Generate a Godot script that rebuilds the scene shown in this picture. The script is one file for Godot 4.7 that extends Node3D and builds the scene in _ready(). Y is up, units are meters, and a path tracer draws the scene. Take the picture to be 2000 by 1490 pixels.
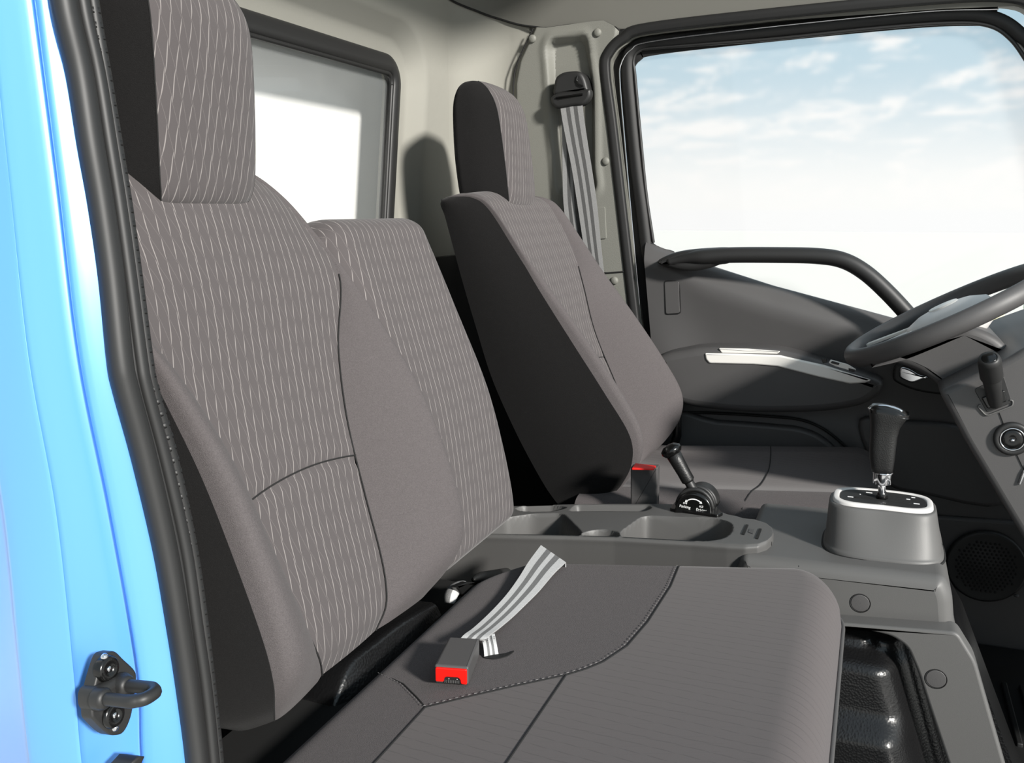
extends Node3D
# Interior of a right-hand-drive light truck cab. x runs forward along the truck, y up from the cab floor, -z across the cab from the passenger door to the driver door.
const H := 1.05
var M := {}
var used := {}

# ---------- mesh builder: each patch is smooth inside and keeps a crease towards its neighbours ----------
class MB:
	var P := PackedVector3Array()
	var N := PackedVector3Array()
	var U := PackedVector2Array()
	var I := PackedInt32Array()
	func grid(rows: Array, closed := false, uvs: Array = []) -> MB:
		var nr := rows.size()
		var nc: int = rows[0].size()
		var base := P.size()
		var acc := PackedVector3Array()
		acc.resize(nr * nc)
		var last := nc if closed else nc - 1
		for i in nr - 1:
			for j in last:
				var j2 := (j + 1) % nc
				var a := i * nc + j
				var b := i * nc + j2
				var c := (i + 1) * nc + j2
				var d := (i + 1) * nc + j
				var pa: Vector3 = rows[i][j]
				var pb: Vector3 = rows[i][j2]
				var pc: Vector3 = rows[i + 1][j2]
				var pd: Vector3 = rows[i + 1][j]
				var n := (pc - pa).cross(pb - pa) + (pd - pa).cross(pc - pa)
				acc[a] += n
				acc[b] += n
				acc[c] += n
				acc[d] += n
				I.append_array([base + a, base + b, base + c, base + a, base + c, base + d])
		for i in nr:
			for j in nc:
				P.append(rows[i][j])
				var n: Vector3 = acc[i * nc + j]
				N.append(n.normalized() if n.length_squared() > 1e-24 else Vector3.UP)
				U.append(uvs[i][j] if uvs.size() else Vector2(float(j) / maxi(1, nc - 1), float(i) / maxi(1, nr - 1)))
		return self
	func cap(poly: PackedVector2Array, z: float, xf: Transform3D, up: bool, like := PackedVector2Array()) -> MB:
		var tri := Geometry2D.triangulate_polygon(like if like.size() else poly)
		var base := P.size()
		var n := (xf.basis.z * (1.0 if up else -1.0)).normalized()
		for q in poly:
			P.append(xf * Vector3(q.x, q.y, z))
			N.append(n)
			U.append(q)
		for k in range(0, tri.size(), 3):
			var a := P[base + tri[k]]
			var b := P[base + tri[k + 1]]
			var c := P[base + tri[k + 2]]
			if (c - a).cross(b - a).dot(n) >= 0.0:
				I.append_array([base + tri[k], base + tri[k + 1], base + tri[k + 2]])
			else:
				I.append_array([base + tri[k], base + tri[k + 2], base + tri[k + 1]])
		return self
	func inset(poly: PackedVector2Array, d: float) -> PackedVector2Array:
		var out := PackedVector2Array()
		var n := poly.size()
		for i in n:
			var e1 := (poly[i] - poly[(i + n - 1) % n]).normalized()
			var e2 := (poly[(i + 1) % n] - poly[i]).normalized()
			var m := Vector2(-e1.y - e2.y, e1.x + e2.x)
			m = m.normalized() / maxf(0.55, m.normalized().dot(Vector2(-e1.y, e1.x)))
			out.append(poly[i] + m * d)
		return out
	# a polygon pushed out along the local z axis, its front edge rounded by bevel; rear: the back edge too
	func prism(poly_in: PackedVector2Array, depth: float, bevel: float, xf: Transform3D, rear := false) -> MB:
		var poly := poly_in.duplicate()
		var area := 0.0
		for i in poly.size():
			area += poly[i].cross(poly[(i + 1) % poly.size()])
		if area < 0.0:
			poly.reverse()
		var rows := []
		var add := func(pl: PackedVector2Array, z: float):
			var r := PackedVector3Array()
			for q in pl:
				r.append(xf * Vector3(q.x, q.y, z))
			r.reverse()
			rows.append(r)
		var steps := 4
		var top := poly
		var bot := poly
		if rear and bevel > 0.0:
			bot = inset(poly, bevel)
			for k in steps:
				var a := PI / 2 * k / steps
				add.call(inset(poly, bevel * (1.0 - sin(a))), bevel * (1.0 - cos(a)))
			add.call(poly, bevel)
		else:
			add.call(poly, 0.0)
		add.call(poly, depth - bevel)
		if bevel > 0.0:
			for k in steps:
				var a := PI / 2 * (k + 1) / steps
				top = inset(poly, bevel * (1.0 - cos(a)))
				add.call(top, depth - bevel * (1.0 - sin(a)))
		grid(rows, true)
		cap(top, depth, xf, true, poly)
		cap(bot, 0.0, xf, false, poly)
		return self
	func lathe(prof: Array, segs: int, xf: Transform3D) -> MB:
		var rows := []
		for q: Vector2 in prof:
			var r := PackedVector3Array()
			for k in segs:
				var a := TAU * k / segs
				r.append(xf * Vector3(cos(a) * q.x, q.y, sin(a) * q.x))
			rows.append(r)
		rows.reverse()
		return grid(rows, true)
	# profile (side, up) carried along a path
	func sweep(path: PackedVector3Array, prof: PackedVector2Array, up: Vector3, closed := false) -> MB:
		var rows := []
		var n := path.size()
		for i in n:
			var a := path[(i + n - 1) % n] if closed or i > 0 else path[i]
			var b := path[(i + 1) % n] if closed or i < n - 1 else path[i]
			var t := (b - a).normalized()
			var s := t.cross(up).normalized()
			var u := s.cross(t)
			var r := PackedVector3Array()
			for q in prof:
				r.append(path[i] + s * q.x + u * q.y)
			rows.append(r)
		if closed:
			rows.append(rows[0])
		grid(rows, true)
		return self
	func tube(path: PackedVector3Array, radius, sides := 10, closed := false) -> MB:
		var rows := []
		var n := path.size()
		var up := Vector3(0.13, 0.97, 0.21)
		for i in n:
			var a := path[(i + n - 1) % n] if closed or i > 0 else path[i]
			var b := path[(i + 1) % n] if closed or i < n - 1 else path[i]
			var t := (b - a).normalized()
			var s := t.cross(up)
			if s.length() < 0.02:
				s = t.cross(Vector3(1, 0, 0.1))
			s = s.normalized()
			up = s.cross(t)
			var rad: float = radius[i] if radius is Array else radius
			var r := PackedVector3Array()
			for k in sides:
				var w := TAU * k / sides
				r.append(path[i] + (s * cos(w) + up * sin(w)) * rad)
			rows.append(r)
		if closed:
			rows.append(rows[0])
		else:
			var c0 := PackedVector3Array()
			var c1 := PackedVector3Array()
			for k in sides:
				c0.append(path[0])
				c1.append(path[n - 1])
			rows.push_front(c0)
			rows.append(c1)
		return grid(rows, true)
	func ball(c: Vector3, r: Vector3, segs := 12) -> MB:
		var prof := []
		for k in segs + 1:
			var a := -PI / 2 + PI * k / segs
			prof.append(Vector2(maxf(0.001, cos(a)), sin(a)))
		return lathe(prof, segs * 2, Transform3D(Basis.from_scale(r), c))
	func done(off: Vector3) -> ArrayMesh:
		var arr := []
		arr.resize(Mesh.ARRAY_MAX)
		var q := P.duplicate()
		for i in q.size():
			q[i] -= off
		arr[Mesh.ARRAY_VERTEX] = q
		arr[Mesh.ARRAY_NORMAL] = N
		arr[Mesh.ARRAY_TEX_UV] = U
		arr[Mesh.ARRAY_INDEX] = I
		var m := ArrayMesh.new()
		m.add_surface_from_arrays(Mesh.PRIMITIVE_TRIANGLES, arr)
		return m

# ---------- naming ----------
func numbered(called: String) -> String:
	used[called] = used.get(called, -1) + 1
	return called if used[called] == 0 else "%s_%03d" % [called, used[called]]

func thing(called: String, label: String, category: String, where: Vector3, group := "") -> Node3D:
	var o := Node3D.new()
	o.name = numbered(called)
	o.position = where
	add_child(o)
	o.set_meta("label", label)
	o.set_meta("category", category)
	if group:
		o.set_meta("group", group)
	return o

func origin(n: Node) -> Vector3:
	var v := Vector3.ZERO
	while n != self:
		v += (n as Node3D).position
		n = n.get_parent()
	return v

func part(called: String, mb: MB, m: Material, parent: Node = self, label := "") -> MeshInstance3D:
	var o := MeshInstance3D.new()
	o.name = called
	o.mesh = mb.done(origin(parent))
	o.material_override = m
	parent.add_child(o, true)
	if label:
		o.set_meta("label", label)
	return o

func struct(called: String, mb: MB, m: Material, label := "", category := "") -> MeshInstance3D:
	var o := part(called, mb, m, self, label)
	o.set_meta("kind", "structure")
	if category:
		o.set_meta("category", category)
	return o

# ---------- small maths ----------
func at(x: float, y: float, r: float) -> Vector3:
	return Vector3(x, y + H, -r)

func flat(x := Vector3(1, 0, 0), y := Vector3(0, 1, 0), o := Vector3.ZERO) -> Transform3D:
	return Transform3D(Basis(x, y, x.cross(y)), o)

func facing(r: float) -> Transform3D:      # local x, y = world x, y; local z towards the passenger side
	return Transform3D(Basis(), Vector3(0, 0, -r))

func lying(y: float) -> Transform3D:       # local x = world x, local y = across the cab, local z = up
	return flat(Vector3(1, 0, 0), Vector3(0, 0, -1), Vector3(0, y + H, 0))

func cr1(a: float, b: float, c: float, d: float, t: float) -> float:
	return 0.5 * (2 * b + (c - a) * t + (2 * a - 5 * b + 4 * c - d) * t * t + (3 * b - a - 3 * c + d) * t * t * t)

func spl(pts: PackedVector3Array, per := 8, closed := false) -> PackedVector3Array:
	var out := PackedVector3Array()
	var n := pts.size()
	for i in (n if closed else n - 1):
		var a := pts[(i + n - 1) % n] if closed or i > 0 else pts[0] * 2 - pts[1]
		var b := pts[i]
		var c := pts[(i + 1) % n]
		var d := pts[(i + 2) % n] if closed or i < n - 2 else pts[n - 1] * 2 - pts[n - 2]
		for k in per:
			out.append(b.cubic_interpolate(c, a, d, float(k) / per))
	if not closed:
		out.append(pts[n - 1])
	return out

func spl2(pts: PackedVector2Array, per := 6, closed := true) -> PackedVector2Array:
	var p3 := PackedVector3Array()
	for q in pts:
		p3.append(Vector3(q.x, q.y, 0))
	var out := PackedVector2Array()
	for q in spl(p3, per, closed):
		out.append(Vector2(q.x, q.y))
	return out

# corners of a polygon rounded
func soft(pts: PackedVector2Array, r: float, n := 5) -> PackedVector2Array:
	var out := PackedVector2Array()
	var c := pts.size()
	for i in c:
		var p := pts[i]
		var a := pts[(i + c - 1) % c] - p
		var b := pts[(i + 1) % c] - p
		var k := minf(r, minf(a.length(), b.length()) * 0.48)
		var s := p + a.normalized() * k
		var e := p + b.normalized() * k
		for j in n + 1:
			var t := float(j) / n
			out.append(s.lerp(p, t).lerp(p.lerp(e, t), t))
	return out

func box2(cx: float, cy: float, hx: float, hy: float, r: float) -> PackedVector2Array:
	return soft(PackedVector2Array([Vector2(cx - hx, cy - hy), Vector2(cx + hx, cy - hy), Vector2(cx + hx, cy + hy), Vector2(cx - hx, cy + hy)]), r)

func disc2(cx: float, cy: float, r: float, n := 28) -> PackedVector2Array:
	var out := PackedVector2Array()
	for i in n:
		out.append(Vector2(cx + cos(TAU * i / n) * r, cy + sin(TAU * i / n) * r))
	return out

func oval(a: float, b: float, n := 12) -> PackedVector2Array:
	var out := PackedVector2Array()
	for i in n:
		out.append(Vector2(cos(TAU * i / n) * a, -sin(TAU * i / n) * b))
	return out

func lut(xs: PackedVector2Array, x: float) -> float:
	if x <= xs[0].x:
		return xs[0].y
	for i in xs.size() - 1:
		if x <= xs[i + 1].x:
			return lerpf(xs[i].y, xs[i + 1].y, (x - xs[i].x) / maxf(1e-9, xs[i + 1].x - xs[i].x))
	return xs[-1].y

func row_at(st: Array, s: float) -> PackedFloat64Array:
	var i := clampi(int(s), 0, st.size() - 2)
	var t := s - i
	var out := PackedFloat64Array()
	var n: int = st[0].size()
	for k in n:
		var b: float = st[i][k]
		var c: float = st[i + 1][k]
		var a: float = st[i - 1][k] if i > 0 else 2 * b - c
		var d: float = st[i + 2][k] if i < st.size() - 2 else 2 * c - b
		out.append(cr1(a, b, c, d, t))
	return out

# signed distance to a polygon, negative inside
func psd(poly: PackedVector2Array, p: Vector2) -> float:
	var best := 1e9
	var inside := false
	var n := poly.size()
	for i in n:
		var a := poly[i]
		var b := poly[(i + 1) % n]
		best = minf(best, p.distance_squared_to(Geometry2D.get_closest_point_to_segment(p, a, b)))
		if (a.y > p.y) != (b.y > p.y) and p.x < (b.x - a.x) * (p.y - a.y) / (b.y - a.y) + a.x:
			inside = not inside
	return -sqrt(best) if inside else sqrt(best)

func ss(a: float, b: float, x: float) -> float:
	return smoothstep(a, b, x)

func stitches(path: PackedVector3Array, dash: float, gap: float, r: float, mb: MB = null) -> MB:
	var out := mb if mb else MB.new()
	var run := 0.0
	var cur := PackedVector3Array()
	var on := true
	for i in path.size() - 1:
		var a := path[i]
		var b := path[i + 1]
		var l := a.distance_to(b)
		var k := maxi(1, int(l / 0.0015))
		for j in k:
			var p := a.lerp(b, float(j) / k)
			run += l / k
			if on:
				cur.append(p)
			if run > (dash if on else gap):
				run = 0.0
				if on and cur.size() > 1:
					out.tube(PackedVector3Array([cur[0], cur[cur.size() / 2], cur[-1]]), r, 5)
				cur = PackedVector3Array()
				on = not on
	return out

# a ribbon between two edge lines, with thickness
func ribbon(l: PackedVector3Array, r: PackedVector3Array, th: float, cols := 7) -> MB:
	var mb := MB.new()
	var top := []
	var bot := []
	var uv := []
	var run := 0.0
	for i in l.size():
		var i0 := maxi(0, i - 1)
		var i1 := mini(l.size() - 1, i + 1)
		var n := (l[i1] - l[i0]).cross(r[i] - l[i]).normalized()
		if i > 0:
			run += l[i].distance_to(l[i - 1])
		var a := PackedVector3Array()
		var b := PackedVector3Array()
		var u := PackedVector2Array()
		for j in cols:
			var q := l[i].lerp(r[i], float(j) / (cols - 1))
			a.append(q + n * th / 2)
			b.append(q - n * th / 2)
			u.append(Vector2(float(j) / (cols - 1), run / 0.05))
		top.append(a)
		bot.append(b)
		uv.append(u)
	mb.grid(top, false, uv)
	var flip := []
	var fuv := []
	for i in bot.size():
		var b: PackedVector3Array = bot[i].duplicate()
		b.reverse()
		flip.append(b)
		var u: PackedVector2Array = uv[i].duplicate()
		u.reverse()
		fuv.append(u)
	mb.grid(flip, false, fuv)
	for side in [0, cols - 1]:
		var e := []
		for i in top.size():
			e.append(PackedVector3Array([top[i][side], bot[i][side]]) if side == 0 else PackedVector3Array([bot[i][side], top[i][side]]))
		mb.grid(e)
	return mb

func words(mb: MB, text: String, size: float, xf: Transform3D) -> MB:
	var tm := TextMesh.new()
	var f := SystemFont.new()
	f.font_names = PackedStringArray(["Droid Sans"])
	tm.font = f
	tm.text = text
	tm.font_size = 32
	tm.pixel_size = size / 32.0
	tm.depth = 0.0006
	tm.curve_step = 3.0
	var a := tm.get_mesh_arrays()
	var base := mb.P.size()
	var v: PackedVector3Array = a[Mesh.ARRAY_VERTEX]
	var n: PackedVector3Array = a[Mesh.ARRAY_NORMAL]
	for i in v.size():
		mb.P.append(xf * v[i])
		mb.N.append((xf.basis * n[i]).normalized())
		mb.U.append(Vector2.ZERO)
	for k in (a[Mesh.ARRAY_INDEX] as PackedInt32Array):
		mb.I.append(base + k)
	return mb

# ---------- materials ----------
func noise_tex(freq: float, seed_no: int, kind := FastNoiseLite.TYPE_SIMPLEX_SMOOTH, octaves := 3, size := 512) -> NoiseTexture2D:
	var n := FastNoiseLite.new()
	n.noise_type = kind
	n.frequency = freq
	n.seed = seed_no
	n.fractal_octaves = octaves
	var t := NoiseTexture2D.new()
	t.width = size
	t.height = size
	t.seamless = true
	t.noise = n
	return t

func mat(c: Color, rough: float, metal := 0.0) -> StandardMaterial3D:
	var m := StandardMaterial3D.new()
	m.albedo_color = c
	m.roughness = rough
	m.metallic = metal
	return m

func grain(m: StandardMaterial3D, tex: Texture2D, scale: float, height: float) -> StandardMaterial3D:
	m.heightmap_enabled = true
	m.heightmap_texture = tex
	m.heightmap_scale = height
	m.uv1_triplanar = true
	m.uv1_world_triplanar = true
	m.uv1_scale = Vector3.ONE * scale
	return m

# woven seat cloth: tall diamonds of zigzag threads, the rising strokes thick and bright, the falling ones thin
func cloth_image(base: Color, bright: Color, thin: Color, contrast: float) -> ImageTexture:
	var w := 512
	var h := 512
	var im := Image.create(w, h, false, Image.FORMAT_RGB8)
	var rng := RandomNumberGenerator.new()
	rng.seed = 7
	var lines := 8
	for y in h:
		for x in w:
			var best := 0.0
			var best2 := 0.0
			for k in range(-1, lines + 1):
				var ph := fposmod(float(y) / h + (0.5 if k % 2 else 0.0) + 0.06 * sin(k * 2.4 + TAU * y / h), 1.0)
				var tri := absf(ph * 2.0 - 1.0) * 2.0 - 1.0
				var cx := (k + 0.5 + tri * 0.46) * w / lines
				var d := absf(x - cx)
				if ph < 0.5:
					var sw := 2.2 + 4.2 * sin(PI * ph * 2.0)
					best = maxf(best, 1.0 - smoothstep(sw - 1.6, sw + 1.2, d))
				else:
					best2 = maxf(best2, 1.0 - smoothstep(1.0, 3.4, d))
			var weave := 0.94 + 0.06 * sin(x * 1.57) * sin(y * 1.57) + rng.randf_range(-0.05, 0.05)
			var c := base * weave
			c = c.lerp(thin, best2 * 0.7 * contrast)
			c = c.lerp(bright, best * contrast)
			im.set_pixel(x, y, Color(clampf(c.r, 0, 1), clampf(c.g, 0, 1), clampf(c.b, 0, 1)))
	return ImageTexture.create_from_image(im)

func webbing_image() -> ImageTexture:
	var im := Image.create(128, 64, false, Image.FORMAT_RGB8)
	var rng := RandomNumberGenerator.new()
	rng.seed = 11
	for y in 64:
		for x in 128:
			var u := x / 128.0
			var dark := u > 0.24 and u < 0.42 or u > 0.58 and u < 0.76
			var v := (0.42 if dark else 0.72) + 0.05 * sin(x * 1.6 + y * 0.8) + rng.randf_range(-0.06, 0.06)
			im.set_pixel(x, y, Color(v, v, v))
	return ImageTexture.create_from_image(im)

func materials() -> void:
	var fine := noise_tex(0.16, 3)
	var pebble := noise_tex(0.06, 5, FastNoiseLite.TYPE_CELLULAR, 1)
	var soft_n := noise_tex(0.02, 9)
	var cloth := func(base: Color, bright: Color, thin: Color, k: float) -> StandardMaterial3D:
		var m := mat(Color.WHITE, 0.95)
		m.albedo_texture = cloth_image(base, bright, thin, k)
		m.metallic_specular = 0.25
		m.rim_enabled = true
		m.rim = 0.25
		return m
	M.cloth = cloth.call(Color(0.338, 0.32, 0.321), Color(0.525, 0.505, 0.498), Color(0.445, 0.425, 0.42), 0.95)
	M.cloth_low = cloth.call(Color(0.35, 0.328, 0.328), Color(0.26, 0.245, 0.245), Color(0.29, 0.275, 0.275), 0.6)
	var hi := Image.create(256, 256, false, Image.FORMAT_RGB8)
	var rng := RandomNumberGenerator.new()
	rng.seed = 19
	for y in 256:
		for x in 256:
			var v := rng.randf_range(0.76, 1.0)
			hi.set_pixel(x, y, Color(v, v * 0.995, v))
	var heather := ImageTexture.create_from_image(hi)
	var plain := func(c: Color) -> StandardMaterial3D:
		var m := grain(mat(c, 0.95), fine, 9.0, 0.05)
		m.albedo_texture = heather
		m.metallic_specular = 0.25
		m.rim_enabled = true
		m.rim = 0.25
		return m
	M.fabric = plain.call(Color(0.375, 0.358, 0.358))
	M.fabric_dark = plain.call(Color(0.128, 0.126, 0.126))
	M.thread_mid = mat(Color(0.26, 0.255, 0.255), 0.9)
	M.thread = mat(Color(0.10, 0.10, 0.10), 0.9)
	M.thread_pale = mat(Color(0.46, 0.45, 0.45), 0.9)
	M.plastic = grain(mat(Color(0.335, 0.332, 0.328), 0.5), fine, 15.0, 0.012)
	M.plastic_dark = grain(mat(Color(0.285, 0.28, 0.28), 0.5), fine, 15.0, 0.012)
	M.plastic_deep = mat(Color(0.13, 0.13, 0.13), 0.5)
	M.gloss_black = mat(Color(0.055, 0.055, 0.055), 0.22)
	M.matt_black = mat(Color(0.06, 0.06, 0.06), 0.75)
	M.rubber = mat(Color(0.12, 0.12, 0.12), 0.5)
	M.rubber_matt = mat(Color(0.075, 0.075, 0.075), 0.6)
	M.vinyl = grain(mat(Color(0.075, 0.075, 0.078), 0.30), pebble, 9.0, 0.045)
	M.headliner = grain(mat(Color(0.55, 0.545, 0.515), 0.85), soft_n, 3.0, 0.03)
	M.trim = grain(mat(Color(0.45, 0.45, 0.425), 0.6), fine, 4.0, 0.03)
	M.roof_lining = mat(Color(0.40, 0.397, 0.375), 0.9)
	M.blue = mat(Color(0.355, 0.615, 0.915), 0.36, 0.2)
	M.blue.clearcoat_enabled = true
	M.blue.clearcoat = 1.0
	M.blue.clearcoat_roughness = 0.42
	M.chrome = mat(Color(0.85, 0.85, 0.86), 0.12, 1.0)
	M.satin = mat(Color(0.92, 0.91, 0.89), 0.4, 0.15)
	M.silver = mat(Color(0.82, 0.81, 0.80), 0.42, 0.0)
	M.white = mat(Color(0.87, 0.87, 0.86), 0.6)
	M.ink = mat(Color(0.92, 0.92, 0.92), 0.7)
	M.red = mat(Color(0.87, 0.08, 0.04), 0.4)
	M.webbing = mat(Color.WHITE, 0.8)
	M.webbing.albedo_texture = webbing_image()
	M.webbing_darkened = mat(Color(0.74, 0.74, 0.74), 0.8)  # same webbing, toned darker for the driver belt
	M.webbing_darkened.albedo_texture = M.webbing.albedo_texture
	M.ground = mat(Color(0.835, 0.815, 0.785), 0.9)
	M.leaf_pale = mat(Color(0.72, 0.75, 0.42), 0.9)
	M.glass = mat(Color(0.95, 0.97, 0.97, 0.06), 0.02)
	M.glass.metallic_specular = 0.25
	M.glass.transparency = BaseMaterial3D.TRANSPARENCY_ALPHA
	M.leather = grain(mat(Color(0.07, 0.07, 0.07), 0.45), pebble, 16.0, 0.03)

# ---------- sky ----------
func sky_picture() -> ImageTexture:
	var w := 2048
	var h := 1024
	var im := Image.create(w, h, false, Image.FORMAT_RGBF)
	im.fill(Color(0.95, 0.945, 0.93))
	var n := FastNoiseLite.new()
	n.seed = 21
	n.frequency = 1.0
	n.fractal_octaves = 5
	n.fractal_gain = 0.55
	var big := FastNoiseLite.new()
	big.seed = 4
	big.frequency = 1.0
	big.fractal_octaves = 3
	for y in h / 2 + 4:
		var el := PI / 2 - PI * (y + 0.5) / h
		var e := rad_to_deg(maxf(el, 0.0))
		var clear := Color(0.95, 0.945, 0.925).lerp(Color(0.46, 0.63, 0.73), ss(0.4, 9.0, e)).lerp(Color(0.40, 0.58, 0.74), ss(15.0, 80.0, e))
		for x in w:
			var az := TAU * x / w
			var d := Vector3(cos(el) * cos(az), sin(el), cos(el) * sin(az))
			var q := Vector3(d.x, d.y * 3.6 - 0.9 * d.x, d.z)
			var a := big.get_noise_3dv(q * 2.6)
			var b := n.get_noise_3dv(q * 13.0 + Vector3(a, a, a) * 2.0)
			var cl := ss(-0.12, 0.55, a * 0.7 + b * 0.95 + 0.22 * ss(10.0, 2.0, e))
			im.set_pixel(x, y, clear.lerp(Color(0.97, 0.955, 0.935), cl * 0.9))
	return ImageTexture.create_from_image(im)

func _ready() -> void:
	# ---- camera, sky, sun, exposure ----
	var cam := Camera3D.new()
	cam.name = "camera"
	cam.position = Vector3(0, H, 0)
	cam.rotation_degrees = Vector3(-10.5428, 21.4671, 0)
	cam.fov = rad_to_deg(2.0 * atan(745.0 / 1800.0))
	cam.near = 0.02
	cam.far = 400.0
	add_child(cam)
	cam.current = true
	var env := Environment.new()
	env.background_mode = Environment.BG_SKY
	var sky := Sky.new()
	var pano := PanoramaSkyMaterial.new()
	pano.panorama = sky_picture()
	sky.sky_material = pano
	env.sky = sky
	env.background_energy_multiplier = 1.0
	env.tonemap_mode = Environment.TONE_MAPPER_LINEAR
	env.tonemap_exposure = 1.0
	env.sdfgi_enabled = true
	env.ssao_enabled = true
	env.ssil_enabled = true
	var we := WorldEnvironment.new()
	we.name = "world_environment"
	we.environment = env
	add_child(we)
	var sun := DirectionalLight3D.new()
	sun.name = "sun"
	sun.light_color = Color(1.0, 0.985, 0.96)
	sun.light_energy = 2.15
	sun.light_angular_distance = 6.0
	sun.shadow_enabled = true
	sun.sky_mode = DirectionalLight3D.SKY_MODE_LIGHT_ONLY
	add_child(sun)
	sun.look_at_from_position(Vector3(4.0, 3.2, 1.4), Vector3(0, 1.0, -1.2))
	materials()
	shell()
	door()
	pillar()
	passenger_seat()
	middle_seat()
	driver_seat()
	tunnel()
	console()
	shifter()
	footwell()
	dashboard()
	belts()
	outside()

# ---------- cab shell ----------
func round_rect_path(r0: float, r1: float, y0: float, y1: float, rad: float, lean: float, grow: float) -> PackedVector2Array:
	var out := PackedVector2Array()
	var n := 10
	var c := [Vector2(r1 - rad, y1 - rad), Vector2(r0 + rad, y1 - rad), Vector2(r0 + rad, y0 + rad), Vector2(r1 - rad, y0 + rad)]
	for k in 4:
		for i in n + 1:
			var a := PI / 2 * (k + float(i) / n)
			var q: Vector2 = c[k] + Vector2(cos(a), sin(a)) * (rad + grow)
			q.x += (lean if k == 0 or k == 3 else 0.0) * (q.y - y1)
			out.append(q)
	return out

func shell() -> void:
	# back wall: rings from the window opening outwards, the middle ring stepping into the cab
	var mb := MB.new()
	var rows := []
	for g in [[-0.012, -1.15], [-0.01, -1.122], [0.0, -1.115], [0.022, -1.114], [0.034, -1.113], [0.044, -1.110], [0.076, -1.083], [0.088, -1.0785], [0.10, -1.078]]:
		var r := PackedVector3Array()
		for q in round_rect_path(0.93, 2.085, -0.10, 0.362, 0.07, 0.16, g[0]):
			r.append(at(g[1], q.y, q.x))
		rows.append(r)
	var outer := PackedVector3Array()
	for q in round_rect_path(0.93, 2.085, -0.10, 0.362, 0.07, 0.16, 0.10):
		var c := q - Vector2(1.5, 0.13)
		var k := minf(minf((0.79 if c.x > 0 else 0.97) / maxf(1e-6, absf(c.x)), (0.47 if c.y > 0 else 1.2) / maxf(1e-6, absf(c.y))), 99.0)
		var e := Vector2(1.5, 0.13) + c * k
		outer.append(at(-1.078, e.y, e.x))
	var mid := PackedVector3Array()
	for i in outer.size():
		mid.append(rows[-1][i].lerp(outer[i], 0.5))
	rows.append(mid)
	rows.append(outer)
	mb.grid(rows, true)
	# skirt round the corners so that the sheet meets its neighbours
	struct("wall_back", mb, M.headliner)
	# rounded corner from the back wall into the right side wall, and up into the roof
	var cb := MB.new()
	rows = []
	for i in 13:
		var a := PI / 2 * i / 12.0
		var r := PackedVector3Array()
		for k in 25:
			var y := lerpf(-1.05, 0.60, k / 24.0)
			r.append(at(-1.078 + 0.13 * (1.0 - cos(a)), y, 2.285 + 0.13 * sin(a)))
		rows.append(r)
	var r2 := PackedVector3Array()
	for k in 25:
		r2.append(at(-0.90, lerpf(-1.05, 0.60, k / 24.0), 2.415))
	rows.append(r2)
	cb.grid(rows)
	struct("trim_1", cb, M.headliner)
	# roof lining: it springs from a line that runs along the back wall, round the corner and above the door
	var rb := MB.new()
	rows = []
	var spring := [[-1.078, 0.5, 0.57], [-1.078, 1.5, 0.565], [-1.078, 2.1, 0.549], [-1.078, 2.2, 0.545], [-1.078, 2.285, 0.540], [-1.074, 2.319, 0.536], [-1.061, 2.35, 0.531], [-1.04, 2.377, 0.524], [-1.013, 2.398, 0.514], [-0.982, 2.411, 0.505], [-0.948, 2.415, 0.494], [-0.92, 2.415, 0.486], [-0.88, 2.413, 0.474], [-0.83, 2.41, 0.466], [-0.74, 2.405, 0.471], [-0.683, 2.404, 0.474], [-0.655, 2.405, 0.458], [-0.62, 2.405, 0.45], [-0.3, 2.405, 0.45], [0.1, 2.405, 0.45], [0.4, 2.405, 0.44]]
	for q in spring:
		var inw := Vector2(1, 0)
		if q[1] > 2.285:
			var a := clampf((q[1] - 2.285) / 0.13, 0.0, 1.0)
			inw = Vector2(1, 0).slerp(Vector2(0, -1), ss(0.0, 1.0, a * 0.5 + clampf((q[0] + 1.078) / 0.26, 0.0, 0.5)))
		var r := PackedVector3Array()
		r.append(at(q[0] + inw.x * 0.003, q[2] - 0.004, q[1] + inw.y * 0.003))
		for k in 15:
			var a := PI / 2 * k / 14.0
			var d := 0.005 + 0.26 * (1 - cos(a))
			r.append(at(q[0] + inw.x * d, q[2] + (0.92 - q[2]) * sin(a), q[1] + inw.y * d))
		rows.append(r)
	rb.grid(rows)
	rb.prism(PackedVector2Array([Vector2(-1.2, 0.46), Vector2(-0.2, 0.46), Vector2(-0.2, 2.06), Vector2(0.36, 2.15), Vector2(0.36, 2.5), Vector2(-1.2, 2.5)]), 0.03, 0.0, lying(0.90))  # unseen flat roof, raised and cut short in front so the sun gets in
	struct("ceiling", rb, M.roof_lining)
	# seam line between the lining and the wall trim
	var sb := MB.new()
	sb.tube(spl(PackedVector3Array([at(-1.072, 0.541, 2.2), at(-1.072, 0.536, 2.283), at(-1.068, 0.532, 2.316), at(-1.056, 0.527, 2.345), at(-1.036, 0.520, 2.371), at(-1.010, 0.510, 2.392), at(-0.981, 0.501, 2.405), at(-0.948, 0.490, 2.409), at(-0.92, 0.482, 2.409), Vector3(-0.8769, 1.5233, -2.403), Vector3(-0.8468, 1.5187, -2.403), Vector3(-0.7947, 1.5215, -2.403), Vector3(-0.7447, 1.5244, -2.403), Vector3(-0.6941, 1.5284, -2.403), Vector3(-0.6641, 1.5126, -2.403), Vector3(-0.642, 1.4888, -2.403)]), 6), 0.0028, 6)
	struct("trim_2", sb, M.matt_black)
	# clip on the back wall
	var clip := thing("trim_clip", "small oval headliner clip on the pale rear corner below the roof seam", "clip", Vector3(-1.07, 1.563, -2.3833))
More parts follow.
